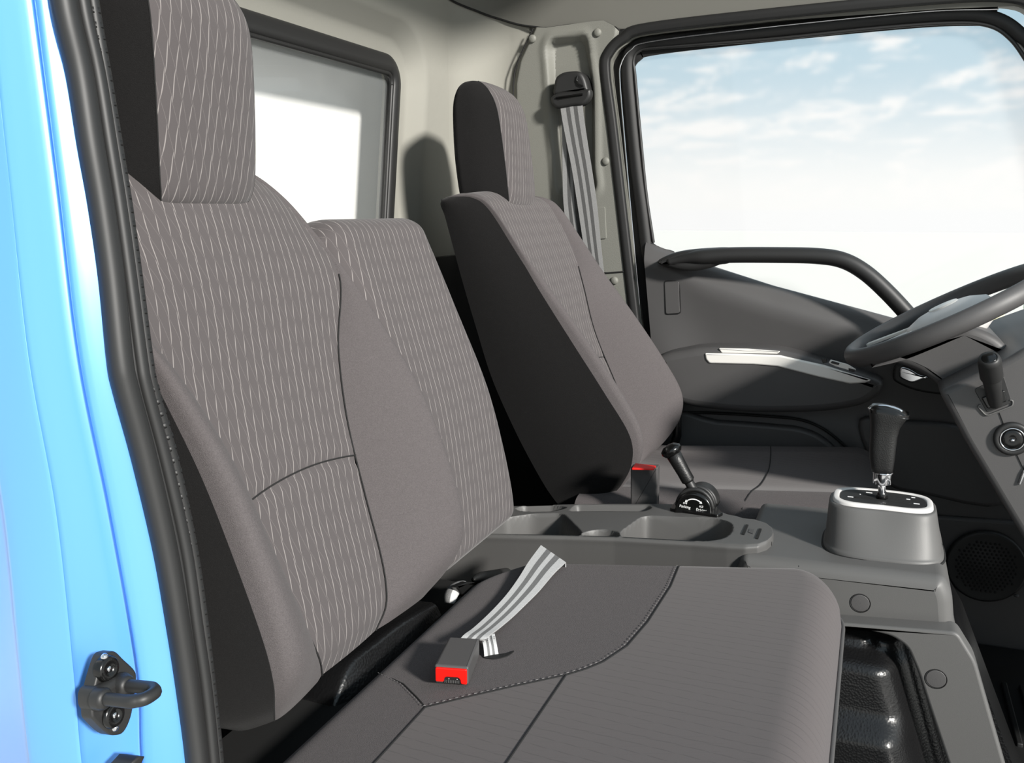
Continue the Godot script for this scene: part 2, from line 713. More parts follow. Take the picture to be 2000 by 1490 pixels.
	part("clip_head", MB.new().ball(Vector3(-1.072, 1.5639, -2.3877), Vector3(0.006, 0.014, 0.012)), M.headliner, clip)
	# floor
	struct("floor", MB.new().prism(PackedVector2Array([Vector2(-1.2, 0.62), Vector2(1.3, 0.62), Vector2(1.3, 2.46), Vector2(-1.2, 2.46)]), 0.04, 0.0, lying(-1.09)), M.matt_black)
	# right side wall of the body round the driver's door opening
	var op := door_opening()
	var wb := MB.new()
	rows = []
	for q in [[0.0, 2.47], [0.0, 2.412], [0.004, 2.408]]:
		var r := PackedVector3Array()
		for p in MB.new().inset(op, -q[0]):
			r.append(at(p.x, p.y - H, q[1]))
		rows.append(r)
	for far in [2.42, 2.47]:
		var r := PackedVector3Array()
		for p in op:
			var c := p - Vector2(0.0, 0.9)
			var k := minf((0.95 if c.x > 0 else 1.17) / maxf(1e-6, absf(c.x)), (0.68 if c.y > 0 else 0.95) / maxf(1e-6, absf(c.y)))
			var e := Vector2(0.0, 0.9) + c * maxf(k, 1.02)
			r.append(at(e.x, e.y - H, far))
		rows.append(r)
	wb.grid(rows, true)
	struct("wall_right", wb, M.trim)
	# black sheet standing in for the deep shade on the lower back wall
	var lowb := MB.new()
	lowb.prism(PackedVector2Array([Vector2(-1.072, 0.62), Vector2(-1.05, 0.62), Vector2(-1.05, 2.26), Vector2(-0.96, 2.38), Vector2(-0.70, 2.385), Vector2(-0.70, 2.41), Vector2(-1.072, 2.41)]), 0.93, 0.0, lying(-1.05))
	struct("shade_panel_back", lowb, M.matt_black)
	# window_1 : the rear window
	var seal := MB.new()
	var path := PackedVector3Array()
	for q in round_rect_path(0.93, 2.085, -0.10, 0.362, 0.07, 0.16, -0.020):
		path.append(at(-1.112, q.y, q.x))
	seal.sweep(path, soft(PackedVector2Array([Vector2(-0.022, -0.016), Vector2(0.022, -0.016), Vector2(0.022, 0.004), Vector2(0.010, 0.012), Vector2(-0.008, 0.016), Vector2(-0.022, 0.010)]), 0.006, 3), Vector3(1, 0, 0), true)
	var win := struct("window_1", MB.new().prism(round_rect_path(0.93, 2.085, -0.10, 0.362, 0.07, 0.16, -0.025), 0.004, 0.0, flat(Vector3(0, 0, -1), Vector3(0, 1, 0), Vector3(-1.125, H, 0))), M.glass)
	part("window_seal", seal, M.rubber, win)
	var lip := MB.new()
	path = PackedVector3Array()
	for q in round_rect_path(0.93, 2.085, -0.10, 0.362, 0.07, 0.16, -0.043):
		path.append(at(-1.108, q.y, q.x))
	path.append(path[0])
	lip.tube(path, 0.006, 8)
	part("seal_lip", lip, M.rubber, win)
	b_pillar()

func door_opening() -> PackedVector2Array:
	return spl2(PackedVector2Array([Vector2(-0.437, -0.2103), Vector2(-0.5198, 0.3769), Vector2(-0.5798, 0.7672), Vector2(-0.6133, 0.9968), Vector2(-0.6511, 1.2598), Vector2(-0.6732, 1.4014), Vector2(-0.6658, 1.4414), Vector2(-0.6314, 1.4706), Vector2(-0.5721, 1.4879), Vector2(-0.2837, 1.4996), Vector2(0.0558, 1.5068), Vector2(0.2227, 1.5007), Vector2(0.2857, 1.4682), Vector2(0.3343, 1.3709), Vector2(0.4739, 0.9491), Vector2(0.5906, 0.4893), Vector2(0.5923, -0.0127), Vector2(0.4713, -0.1988), Vector2(-0.3305, -0.3759)]), 6, true)

func b_pillar() -> void:
	var o := thing("pillar_trim", "grey plastic B-pillar trim panel with a recess for the seat belt beside the driver's door", "trim panel", at(-0.75, -0.3, 2.40))
	# panel as a relief: outline ruled between its left and right edges, the recess sunk in
	var left := PackedVector2Array([Vector2(-0.494,-0.8281),Vector2(-0.2647,-0.8524),Vector2(0.0138,-0.9287),Vector2(0.2179,-0.9393),Vector2(0.331,-0.9394),Vector2(0.3893,-0.9262),Vector2(0.4694,-0.8829)])
	var right := PackedVector2Array([Vector2(-0.4746,-0.5555),Vector2(-0.2548,-0.592),Vector2(0.0132,-0.6317),Vector2(0.2093,-0.6607),Vector2(0.363,-0.6788),Vector2(0.3941,-0.6726),Vector2(0.4361,-0.6466)])
	var top := PackedVector2Array([Vector2(-0.9394,0.4861),Vector2(-0.8829,0.4719),Vector2(-0.8458,0.4681),Vector2(-0.7437,0.4738),Vector2(-0.6932,0.4765),Vector2(-0.6632,0.4608),Vector2(-0.6412,0.4383)])
	var rec := soft(PackedVector2Array([Vector2(-0.8427,0.436),Vector2(-0.7377,0.442),Vector2(-0.7136,0.314),Vector2(-0.7087,0.1062),Vector2(-0.6993,0.0506),Vector2(-0.8077,0.046),Vector2(-0.8237,0.2144)]), 0.02)
	var rows := []
	var uv := []
	for i in 101:
		var y := lerpf(-0.42, 0.475, i / 100.0)
		var r := PackedVector3Array()
		for j in 71:
			var x := lerpf(lut(left, y), lut(right, y), j / 70.0)
			var yy := minf(y, lut(top, x))
			var dd := psd(rec, Vector2(x, yy))
			var dep := 0.022 * ss(0.004, -0.012, dd) - 0.004 * ss(0.02, 0.004, absf(dd - 0.006))
			var edge := minf(j, 70 - j) / 70.0
			r.append(at(x, yy, 2.392 + dep + 0.012 * ss(0.05, 0.0, edge)))
		rows.append(r)
	part("panel", MB.new().grid(rows), M.trim, o)
	var joint := MB.new()
	joint.tube(PackedVector3Array([Vector3(-0.7618, 0.8881, -2.391), Vector3(-0.6688, 0.8848, -2.391), Vector3(-0.6115, 0.8903, -2.391)]), 0.0022, 6)
	joint.tube(spl(PackedVector3Array([Vector3(-0.9358, 1.2, -2.391), Vector3(-0.9358, 1.3797, -2.391), Vector3(-0.9227, 1.4378, -2.391), Vector3(-0.881, 1.5177, -2.391)])), 0.002, 6)
	part("panel_joint", joint, M.matt_black, o)
	for c in [Vector3(-0.8827, 1.4924, -2.392), Vector3(-0.7053, 1.4961, -2.392), Vector3(-0.6774, 1.175, -2.392), Vector3(-0.6475, 0.8649, -2.392)]:
		part("screw_cap", MB.new().lathe([Vector2(0.0105, 0), Vector2(0.0105, 0.003), Vector2(0.0085, 0.0055), Vector2(0.004, 0.0068), Vector2(0.0005, 0.007)], 20, flat(Vector3(1, 0, 0), Vector3(0, 0, 1), c)), M.trim, o)
	part("release_cover", MB.new().prism(soft(PackedVector2Array([Vector2(-0.7102, 1.0567), Vector2(-0.6766, 1.058), Vector2(-0.6708, 0.9753), Vector2(-0.6975, 0.9736)]), 0.004), 0.004, 0.001, facing(2.393)), M.trim, o)

# ---------- driver's door ----------
func door() -> void:
	# weatherstrip round the opening of the body
	var op := door_opening()
	var path := PackedVector3Array()
	for q in MB.new().inset(op, 0.012):
		path.append(at(q.x, q.y - H, 2.398))
	path.reverse()
	var ws := struct("trim_3", MB.new().sweep(path, soft(PackedVector2Array([Vector2(-0.013, -0.01), Vector2(0.013, -0.01), Vector2(0.013, 0.008), Vector2(0.004, 0.013), Vector2(-0.013, 0.010)]), 0.005, 3), Vector3(0, 0, 1), true), M.rubber_matt, "black rubber weatherstrip round the opening of the driver's door")
	path = PackedVector3Array()
	for q in MB.new().inset(op, 0.028):
		path.append(at(q.x, q.y - H, 2.410))
	path.append(path[0])
	part("seal_lip", MB.new().tube(path, 0.0105, 8), M.rubber_matt, ws)

	var o := Node3D.new()
	o.name = "door_1"
	o.position = at(-0.1, -0.7, 2.43)
	add_child(o)
	o.set_meta("kind", "structure")
	o.set_meta("label", "driver's door with dark grey inner panel, armrest and grab handle below its window")
	# frame of the window
	var fr := spl(PackedVector3Array([Vector3(-0.5302, 0.7384, -2.44), Vector3(-0.5662, 0.9292, -2.44), Vector3(-0.583, 1.0366, -2.44), Vector3(-0.6027, 1.1562, -2.44), Vector3(-0.6231, 1.3131, -2.44), Vector3(-0.6338, 1.416, -2.44), Vector3(-0.6238, 1.4535, -2.44), Vector3(-0.5892, 1.469, -2.44), Vector3(-0.5388, 1.4709, -2.44), Vector3(-0.2858, 1.4766, -2.44), Vector3(-0.0521, 1.4853, -2.44), Vector3(0.1122, 1.4872, -2.44), Vector3(0.1972, 1.4756, -2.44), Vector3(0.257, 1.4387, -2.44), Vector3(0.3092, 1.3656, -2.44), Vector3(0.4186, 1.0614, -2.44), Vector3(0.4962, 0.7859, -2.44), Vector3(0.5681, 0.4793, -2.44)]), 8)
	part("window_frame", MB.new().sweep(fr, soft(PackedVector2Array([Vector2(-0.017, -0.02), Vector2(0.014, -0.02), Vector2(0.014, 0.012), Vector2(0.0, 0.02), Vector2(-0.017, 0.016)]), 0.006, 3), Vector3(0, 0, 1)), M.rubber_matt, o)
	var ch := spl(PackedVector3Array([Vector3(-0.568, 0.6698, -2.418), Vector3(-0.5894, 0.8484, -2.418), Vector3(-0.6122, 1.0367, -2.418), Vector3(-0.6364, 1.247, -2.418), Vector3(-0.6503, 1.3759, -2.418), Vector3(-0.6485, 1.4201, -2.418), Vector3(-0.6236, 1.4539, -2.418), Vector3(-0.5669, 1.4716, -2.418), Vector3(-0.2839, 1.4857, -2.418), Vector3(0.0569, 1.496, -2.418), Vector3(0.2144, 1.4899, -2.418)]), 8)
	part("bright_strip", MB.new().tube(ch, 0.0019, 8), M.chrome, o)
	var shut := PackedVector3Array()
	for v in ch:
		shut.append(v + Vector3(0, 0, -0.026))
	part("shut_face", MB.new().sweep(shut, PackedVector2Array([Vector2(-0.035, -0.004), Vector2(0.03, -0.004), Vector2(0.03, 0.004), Vector2(-0.035, 0.004)]), Vector3(0, 0, 1)), M.matt_black, o)
	var inner := spl(PackedVector3Array([Vector3(-0.5543, 0.9647, -2.432), Vector3(-0.577, 1.0897, -2.432), Vector3(-0.5976, 1.247, -2.432), Vector3(-0.6148, 1.3886, -2.432), Vector3(-0.6198, 1.4294, -2.432), Vector3(-0.6056, 1.4512, -2.432), Vector3(-0.5564, 1.457, -2.432), Vector3(-0.2841, 1.4596, -2.432), Vector3(-0.0509, 1.4689, -2.432), Vector3(0.113, 1.4701, -2.432), Vector3(0.1979, 1.4588, -2.432), Vector3(0.2471, 1.4249, -2.432), Vector3(0.29, 1.3655, -2.432)]), 8)
	part("glass_run", MB.new().tube(inner, 0.0045, 8), M.rubber, o)
	# pane
	var pane := soft(PackedVector2Array([Vector2(-0.5188, 0.7376), Vector2(-0.5796, 1.0097), Vector2(-0.6234, 1.3143), Vector2(-0.632, 1.4431), Vector2(-0.5813, 1.4679), Vector2(-0.2868, 1.4714), Vector2(0.1133, 1.4815), Vector2(0.2628, 1.4469), Vector2(0.4206, 1.0614), Vector2(0.5333, 0.6436), Vector2(0.0719, 0.6883)]), 0.03)
	part("window_pane", MB.new().prism(pane, 0.004, 0.0, facing(2.455)), M.glass, o)
	part("sail_patch", MB.new().prism(spl2(PackedVector2Array([Vector2(-0.5759, 1.0233), Vector2(-0.5607, 0.9699), Vector2(-0.5327, 0.9515), Vector2(-0.4968, 0.9387), Vector2(-0.534, 0.903), Vector2(-0.5734, 0.9293)]), 4), 0.012, 0.003, facing(2.44)), M.matt_black, o)
	# inner panel
	var sill := PackedVector2Array([Vector2(-0.6025, 0.967), Vector2(-0.5803, 0.9646), Vector2(-0.5497, 0.9556), Vector2(-0.5029, 0.939), Vector2(-0.4215, 0.9087), Vector2(-0.2537, 0.8579), Vector2(0.0472, 0.7845), Vector2(0.335, 0.7078), Vector2(0.5056, 0.6644)])
	var rows := []
	var n := 64
	for i in n + 1:
		var q := float(i) / n
		var x0 := lerpf(-0.572, 0.46, q)
		var yt := lut(sill, x0) - H
		var r := PackedVector3Array()
		var flatten := ss(-0.46, -0.42, x0)
		for e in [[0.0, 2.47], [0.0, 2.44], [0.004, 2.428], [0.0, 2.417], [-0.010, 2.404], [-0.028, 2.391], [-0.046, 2.383]]:
			r.append(Vector3(x0, yt + e[0] + H, -lerpf(minf(e[1], 2.42), e[1], flatten)))
		for e in [[0.03, 2.381], [0.07, 2.385], [0.14, 2.393], [0.22, 2.398], [0.30, 2.396], [0.36, 2.388], [0.5, 2.382], [0.75, 2.384], [1.0, 2.39]]:
			r.append(Vector3(x0, lerpf(yt - 0.046, -1.03, e[0]) + H, -lerpf(2.384, e[1], ss(-0.56, -0.40, x0))))
		for k in r.size():
			var lean := 0.115 * (-0.08 + H - r[k].y) * (1.0 - q)
			r[k].x += lean
		rows.append(spl(r, 4))
	part("door_panel", MB.new().grid(rows), M.plastic_dark, o)
	# armrest
	var arm := spl2(PackedVector2Array([Vector2(-0.5059, 0.6657), Vector2(-0.4931, 0.6853), Vector2(-0.4405, 0.7002), Vector2(-0.3913, 0.7095), Vector2(-0.2871, 0.7151), Vector2(-0.1943, 0.7111), Vector2(-0.0911, 0.6866), Vector2(0.0037, 0.66), Vector2(0.0297, 0.648), Vector2(0.0307, 0.6331), Vector2(0.0163, 0.6095), Vector2(-0.0204, 0.5865), Vector2(-0.1077, 0.5656), Vector2(-0.2544, 0.5512), Vector2(-0.3696, 0.5514), Vector2(-0.4423, 0.5592), Vector2(-0.4737, 0.5813)]), 4)
	var armrest := part("armrest", MB.new().prism(arm, 0.085, 0.02, facing(2.395)), M.plastic_dark, o)
	part("silver_strip", MB.new().prism(soft(PackedVector2Array([Vector2(-0.3873, 0.6963), Vector2(-0.3067, 0.6996), Vector2(-0.2063, 0.7015), Vector2(-0.1008, 0.6827), Vector2(0.0067, 0.6537), Vector2(-0.0064, 0.6466), Vector2(-0.0404, 0.6418), Vector2(-0.1108, 0.6533), Vector2(-0.2097, 0.6734), Vector2(-0.2684, 0.6749), Vector2(-0.3748, 0.671), Vector2(-0.3841, 0.6809)]), 0.004), 0.012, 0.004, facing(2.318)), M.satin, armrest, "brushed silver strip along the armrest")
	part("pull_cup_trim", MB.new().prism(soft(PackedVector2Array([Vector2(-0.3538, 0.7097), Vector2(-0.2837, 0.7122), Vector2(-0.2053, 0.7102), Vector2(-0.2122, 0.7035), Vector2(-0.3458, 0.6985)]), 0.003), 0.014, 0.002, facing(2.325)), M.satin, armrest, "narrow silver insert above the strip")
	part("switch_plate", MB.new().prism(soft(PackedVector2Array([Vector2(-0.0875, 0.6979), Vector2(-0.0489, 0.6891), Vector2(-0.0288, 0.678), Vector2(-0.0331, 0.6728), Vector2(-0.075, 0.6826), Vector2(-0.0917, 0.6902)]), 0.002), 0.006, 0.001, facing(2.309)), M.satin, armrest, "window switches on a silver plate")
	for s in [[Vector2(-0.0839, 0.6956), Vector2(-0.0663, 0.6917), Vector2(-0.0683, 0.6867), Vector2(-0.0871, 0.6905)], [Vector2(-0.1085, 0.6991), Vector2(-0.097, 0.7011), Vector2(-0.0941, 0.6913), Vector2(-0.1044, 0.6882)], [Vector2(-0.0461, 0.6807), Vector2(-0.0311, 0.6779), Vector2(-0.0318, 0.6717), Vector2(-0.0445, 0.6733)]]:
		part("window_switch", MB.new().prism(soft(PackedVector2Array(s), 0.0015), 0.004, 0.001, facing(2.304)), M.gloss_black, armrest)
	# grab handle
	var g := spl(PackedVector3Array([Vector3(-0.4948, 0.9192, -2.345), Vector3(-0.443, 0.9305, -2.345), Vector3(-0.3982, 0.9352, -2.345), Vector3(-0.3353, 0.9401, -2.345), Vector3(-0.2249, 0.942, -2.345), Vector3(-0.1357, 0.9412, -2.345), Vector3(-0.0771, 0.9325, -2.345), Vector3(-0.0263, 0.9058, -2.345), Vector3(0.0264, 0.8603, -2.345), Vector3(0.0817, 0.8021, -2.345), Vector3(0.1266, 0.7463, -2.345), Vector3(0.1689, 0.6918, -2.345)]), 8)
	var grad := []
	for k in g.size():
		grad.append(lerpf(0.010, 0.0195, ss(0, 16, k)))
	part("grab_handle", MB.new().tube(g, grad, 16), M.plastic_deep, o, "black grab handle arching over the window sill")
	part("handle_root", MB.new().prism(spl2(PackedVector2Array([Vector2(-0.5236, 0.9171), Vector2(-0.5029, 0.9344), Vector2(-0.464, 0.9479), Vector2(-0.3998, 0.9553), Vector2(-0.3429, 0.9549), Vector2(-0.3415, 0.9221), Vector2(-0.3665, 0.9152), Vector2(-0.3915, 0.9057), Vector2(-0.4363, 0.897), Vector2(-0.4821, 0.9011)]), 4), 0.05, 0.014, facing(2.388)), M.plastic_deep, o)
	# small blind cover and pressed lines
	part("blind_cover", MB.new().prism(soft(PackedVector2Array([Vector2(-0.5108, 0.8666), Vector2(-0.4734, 0.869), Vector2(-0.468, 0.7868), Vector2(-0.5042, 0.7826)]), 0.006), 0.004, 0.001, facing(2.386)), M.plastic_dark, o)
	var line := MB.new()
	var edge := soft(PackedVector2Array([Vector2(-0.5113, 0.8682), Vector2(-0.4713, 0.8706), Vector2(-0.4659, 0.7859), Vector2(-0.5046, 0.7817)]), 0.006)
	path = PackedVector3Array()
	for q in edge:
		path.append(at(q.x, q.y - H, 2.3835))
	path.append(path[0])
	line.tube(path, 0.0012, 6)
	part("cover_joint", line, M.matt_black, o)
	# lower part: map pocket with its raised lip and a second hollow in front
	part("map_pocket", MB.new().prism(spl2(PackedVector2Array([Vector2(-0.4917, 0.5017), Vector2(-0.3582, 0.5117), Vector2(-0.2044, 0.5127), Vector2(-0.1484, 0.5097), Vector2(-0.0985, 0.4918), Vector2(-0.0538, 0.4501), Vector2(-0.0147, 0.362), Vector2(-0.0063, 0.2293), Vector2(-0.4813, 0.1644)]), 4), 0.022, 0.010, facing(2.383)), M.plastic_dark, o)
	part("pressed_line", MB.new().tube(spl(PackedVector3Array([Vector3(-0.4656, 0.5243, -2.375), Vector3(-0.3613, 0.53, -2.375), Vector3(-0.2322, 0.5325, -2.375), Vector3(-0.1569, 0.5308, -2.375), Vector3(-0.1069, 0.5165, -2.375), Vector3(-0.0665, 0.4912, -2.375), Vector3(-0.0209, 0.4535, -2.375)]), 6), 0.0035, 6), M.matt_black, o)
	part("front_hollow", MB.new().prism(spl2(PackedVector2Array([Vector2(-0.0144, 0.542), Vector2(0.0802, 0.5475), Vector2(0.2033, 0.5455), Vector2(0.3034, 0.5101), Vector2(0.3163, 0.3622), Vector2(0.1388, 0.3692), Vector2(0.0665, 0.3817), Vector2(0.0183, 0.4377)]), 4), 0.016, 0.010, facing(2.385)), M.plastic_dark, o)
	part("kick_step", MB.new().prism(soft(PackedVector2Array([Vector2(-0.4833, 0.2294), Vector2(0.1197, 0.3175), Vector2(0.4661, 0.3311), Vector2(0.5242, -0.2666), Vector2(-0.4608, -0.5033)]), 0.03), 0.018, 0.008, facing(2.385)), M.plastic_dark, o)
	# speaker grille
	var ctr := Vector3(0.2905, 0.2137, -2.355)
	var sp := part("speaker_grille", MB.new().lathe([Vector2(0.088, -0.004), Vector2(0.088, 0.006), Vector2(0.082, 0.010), Vector2(0.076, 0.006), Vector2(0.04, 0.010), Vector2(0.0005, 0.012)], 40, flat(Vector3(1, 0, 0), Vector3(0, 0, 1), ctr)), M.plastic_deep, o)
	var holes := MB.new()
	for i in range(-7, 8):
		for j in range(-7, 8):
			var q := Vector2(i + (0.5 if j % 2 else 0.0), j * 0.87) * 0.0098
			if q.length() < 0.068:
				holes.lathe([Vector2(0.0031, 0), Vector2(0.0031, 0.0016), Vector2(0.0004, 0.0017)], 6, flat(Vector3(1, 0, 0), Vector3(0, 0, 1), ctr + Vector3(q.x, q.y, 0.0085 - 0.0 + 0.0035 * (1.0 - q.length() / 0.068))))
	var hm := part("grille_holes", holes, M.matt_black, sp)
	hm.set_meta("kind", "stuff")
	# inner release handle in its bezel
	var bez := part("handle_bezel", MB.new().prism(spl2(PackedVector2Array([Vector2(0.0612, 0.6865), Vector2(0.0952, 0.6837), Vector2(0.1729, 0.653), Vector2(0.208, 0.6224), Vector2(0.1645, 0.6192), Vector2(0.1085, 0.625), Vector2(0.0679, 0.6396), Vector2(0.0544, 0.6537)]), 4), 0.022, 0.006, facing(2.385)), M.plastic_deep, o)
	part("release_handle", MB.new().prism(spl2(PackedVector2Array([Vector2(0.0705, 0.6809), Vector2(0.091, 0.6773), Vector2(0.1108, 0.6662), Vector2(0.13, 0.6613), Vector2(0.1172, 0.6543), Vector2(0.0978, 0.6456), Vector2(0.0818, 0.6494), Vector2(0.0687, 0.6585)]), 4), 0.012, 0.004, facing(2.366)), M.chrome, bez, "chrome release handle")

# ---------- blue pillar of the open passenger door ----------
func pillar() -> void:
	var ex := Vector3(0, 0, -1)
	var ez := Vector3(1, 0.115, 0).normalized()
	var ey := ez.cross(ex)
	var mb := MB.new()
	var cols := [
		PackedVector3Array([Vector3(-0.7907, 1.3167, -0.5391), Vector3(-0.7789, 1.2146, -0.5301), Vector3(-0.7628, 1.0745, -0.5217), Vector3(-0.7462, 0.9296, -0.5131), Vector3(-0.7309, 0.7966, -0.5215), Vector3(-0.7145, 0.654, -0.5204), Vector3(-0.7044, 0.5665, -0.5221), Vector3(-0.6886, 0.4295, -0.5249)]),
		PackedVector3Array([Vector3(-0.7101, 1.312, -0.5558), Vector3(-0.6986, 1.2119, -0.5476), Vector3(-0.6827, 1.0739, -0.5318), Vector3(-0.6666, 0.9336, -0.518), Vector3(-0.6517, 0.8037, -0.5161), Vector3(-0.6371, 0.6773, -0.5037), Vector3(-0.6282, 0.5999, -0.497), Vector3(-0.6143, 0.4785, -0.4913)]),
		PackedVector3Array([Vector3(-0.6916, 1.3072, -0.5477), Vector3(-0.6803, 1.2089, -0.5397), Vector3(-0.6647, 1.0734, -0.5243), Vector3(-0.6488, 0.9356, -0.5116), Vector3(-0.6342, 0.8085, -0.5077), Vector3(-0.6199, 0.684, -0.4969), Vector3(-0.6111, 0.6077, -0.4908), Vector3(-0.5974, 0.4887, -0.4849)]),
		PackedVector3Array([Vector3(-0.651, 1.302, -0.5472), Vector3(-0.6399, 1.2058, -0.5397), Vector3(-0.6247, 1.0731, -0.5293), Vector3(-0.609, 0.9371, -0.5172), Vector3(-0.595, 0.8149, -0.5163), Vector3(-0.5803, 0.6871, -0.5062), Vector3(-0.5717, 0.6129, -0.4977), Vector3(-0.5583, 0.4962, -0.4906)]),
		PackedVector3Array([Vector3(-0.6491, 1.3034, -0.5522), Vector3(-0.638, 1.2069, -0.5462), Vector3(-0.6227, 1.0732, -0.5344), Vector3(-0.6069, 0.9362, -0.5242), Vector3(-0.5927, 0.8128, -0.524), Vector3(-0.5779, 0.6838, -0.5138), Vector3(-0.5692, 0.6083, -0.5063), Vector3(-0.5557, 0.491, -0.4983)]),
		PackedVector3Array([Vector3(-0.642, 1.3107, -0.5782), Vector3(-0.6306, 1.2117, -0.5734), Vector3(-0.6148, 1.0741, -0.5656), Vector3(-0.5984, 0.9318, -0.5566), Vector3(-0.5835, 0.8025, -0.5605), Vector3(-0.5675, 0.6628, -0.5605), Vector3(-0.5585, 0.585, -0.549), Vector3(-0.5446, 0.4638, -0.5376)]),
		PackedVector3Array([Vector3(-0.6316, 1.3076, -0.5727), Vector3(-0.6204, 1.2098, -0.568), Vector3(-0.6047, 1.0738, -0.5604), Vector3(-0.5886, 0.9332, -0.5515), Vector3(-0.5739, 0.8053, -0.5554), Vector3(-0.558, 0.667, -0.5555), Vector3(-0.5491, 0.5901, -0.5442), Vector3(-0.5353, 0.4702, -0.5329)]),
		PackedVector3Array([Vector3(-0.636, 1.3108, -0.5809), Vector3(-0.6246, 1.2118, -0.5762), Vector3(-0.6088, 1.0741, -0.5686), Vector3(-0.5924, 0.9317, -0.5597), Vector3(-0.5775, 0.8024, -0.5633), Vector3(-0.5615, 0.6627, -0.563), Vector3(-0.5525, 0.5849, -0.5515), Vector3(-0.5386, 0.4636, -0.5402)]),
		PackedVector3Array([Vector3(-0.6243, 1.3133, -0.5936), Vector3(-0.6128, 1.2134, -0.5892), Vector3(-0.5968, 1.0744, -0.5829), Vector3(-0.5801, 0.9294, -0.5803), Vector3(-0.5647, 0.7952, -0.5911), Vector3(-0.5481, 0.651, -0.5918), Vector3(-0.5384, 0.5664, -0.5876), Vector3(-0.5235, 0.437, -0.5803)])]
	var cs := []
	for c in cols:
		c.insert(0, c[0] + (c[0] - c[1]).normalized() * 0.42)
		cs.append(spl(c, 8))
	var rows := []
	for i in cs[0].size():
		var r := PackedVector3Array()
		for c in cs:
			r.append(c[i])
		rows.append(spl(r, 4))
	mb.grid(rows)
	var w := struct("wall_left", mb, M.blue, "glossy blue painted door pillar of the open passenger side", "pillar")
	# inside of the pillar and the back corner behind the seal
	var ib := MB.new()
	rows = []
	for i in cs[8].size():
		var e: Vector3 = cs[8][i]
		rows.append(PackedVector3Array([e, e + Vector3(-0.04, 0, -0.03), Vector3(-0.70, e.y, minf(e.z - 0.03, -0.60)), Vector3(-1.12, e.y, -0.56)]))
	ib.grid(rows)
	part("inner_trim", ib, M.headliner, w)
	var sb := MB.new()
	sb.prism(PackedVector2Array([Vector2(-1.16, 0.30), Vector2(-0.62, 0.30), Vector2(-0.62, 0.62), Vector2(-1.16, 0.62)]), 1.1, 0.0, lying(-1.05))
	# seal: outer bulb, two ribs and a notched lip
	var seal := thing("door_seal", "black ribbed rubber seal along the blue pillar of the passenger doorway", "seal", Vector3(-0.5494, 0.697, -0.5855))
	var a := spl(PackedVector3Array([Vector3(-0.6188, 1.3005, -0.5901), Vector3(-0.6087, 1.2122, -0.5847), Vector3(-0.6024, 1.1581, -0.5885), Vector3(-0.596, 1.1019, -0.5877), Vector3(-0.5905, 1.0545, -0.5879), Vector3(-0.5838, 0.9963, -0.586), Vector3(-0.5761, 0.9295, -0.5807), Vector3(-0.5732, 0.9037, -0.5817), Vector3(-0.5662, 0.8432, -0.5891), Vector3(-0.5569, 0.7625, -0.5953), Vector3(-0.5489, 0.6925, -0.5959), Vector3(-0.5421, 0.6335, -0.5949), Vector3(-0.5342, 0.5652, -0.5913), Vector3(-0.5231, 0.4682, -0.5805)]), 6)
	var b := spl(PackedVector3Array([Vector3(-0.6234, 1.3053, -0.6041), Vector3(-0.613, 1.2153, -0.5987), Vector3(-0.6067, 1.1601, -0.6028), Vector3(-0.6001, 1.103, -0.6026), Vector3(-0.5945, 1.0546, -0.6024), Vector3(-0.5877, 0.9953, -0.6005), Vector3(-0.5798, 0.9267, -0.5979), Vector3(-0.5768, 0.9005, -0.5979), Vector3(-0.5697, 0.8387, -0.6057), Vector3(-0.5602, 0.756, -0.6123), Vector3(-0.552, 0.6849, -0.6119), Vector3(-0.5451, 0.6249, -0.6104), Vector3(-0.5371, 0.5555, -0.6062), Vector3(-0.5257, 0.4565, -0.5953)]), 6)
	var c := spl(PackedVector3Array([Vector3(-0.6194, 1.306, -0.608), Vector3(-0.6091, 1.216, -0.6038), Vector3(-0.6027, 1.1605, -0.6075), Vector3(-0.5961, 1.1032, -0.6074), Vector3(-0.5905, 1.0546, -0.6072), Vector3(-0.5837, 0.995, -0.6054), Vector3(-0.5758, 0.9263, -0.6024), Vector3(-0.5727, 0.8999, -0.603), Vector3(-0.5656, 0.8377, -0.611), Vector3(-0.556, 0.7546, -0.6179), Vector3(-0.5479, 0.6837, -0.6164), Vector3(-0.5409, 0.6235, -0.6149), Vector3(-0.533, 0.5545, -0.6094), Vector3(-0.5216, 0.4553, -0.5986)]), 6)
	var e := spl(PackedVector3Array([Vector3(-0.6303, 1.3134, -0.6283), Vector3(-0.6197, 1.221, -0.6252), Vector3(-0.613, 1.1635, -0.6257), Vector3(-0.6063, 1.1046, -0.6257), Vector3(-0.6005, 1.0547, -0.6256), Vector3(-0.5935, 0.9936, -0.6238), Vector3(-0.5854, 0.923, -0.6208), Vector3(-0.5823, 0.8959, -0.6215), Vector3(-0.5749, 0.8317, -0.6311), Vector3(-0.5651, 0.7466, -0.6371), Vector3(-0.5567, 0.6736, -0.6357), Vector3(-0.5497, 0.6127, -0.6323), Vector3(-0.5416, 0.542, -0.6268), Vector3(-0.5299, 0.4402, -0.6156)]), 6)
	for line in [a, b, c, e]:
		line.insert(0, line[0] + (line[0] - line[4]).normalized() * 0.42)
	part("seal_bulb", MB.new().tube(a, 0.0105, 14), M.rubber, seal)
	part("seal_rib", MB.new().tube(b, 0.0055, 10), M.rubber, seal)
	part("seal_rib", MB.new().tube(c, 0.0065, 10), M.rubber, seal)
	part("seal_lip", MB.new().tube(e, 0.0055, 10), M.rubber, seal)
	var nb := stitches(e, 0.005, 0.004, 0.0062)
	part("lip_notches", nb, M.rubber, seal).set_meta("kind", "stuff")
	# striker
	var xf := Transform3D(Basis(ex, ey, ez), Vector3(-0.597, H, 0))
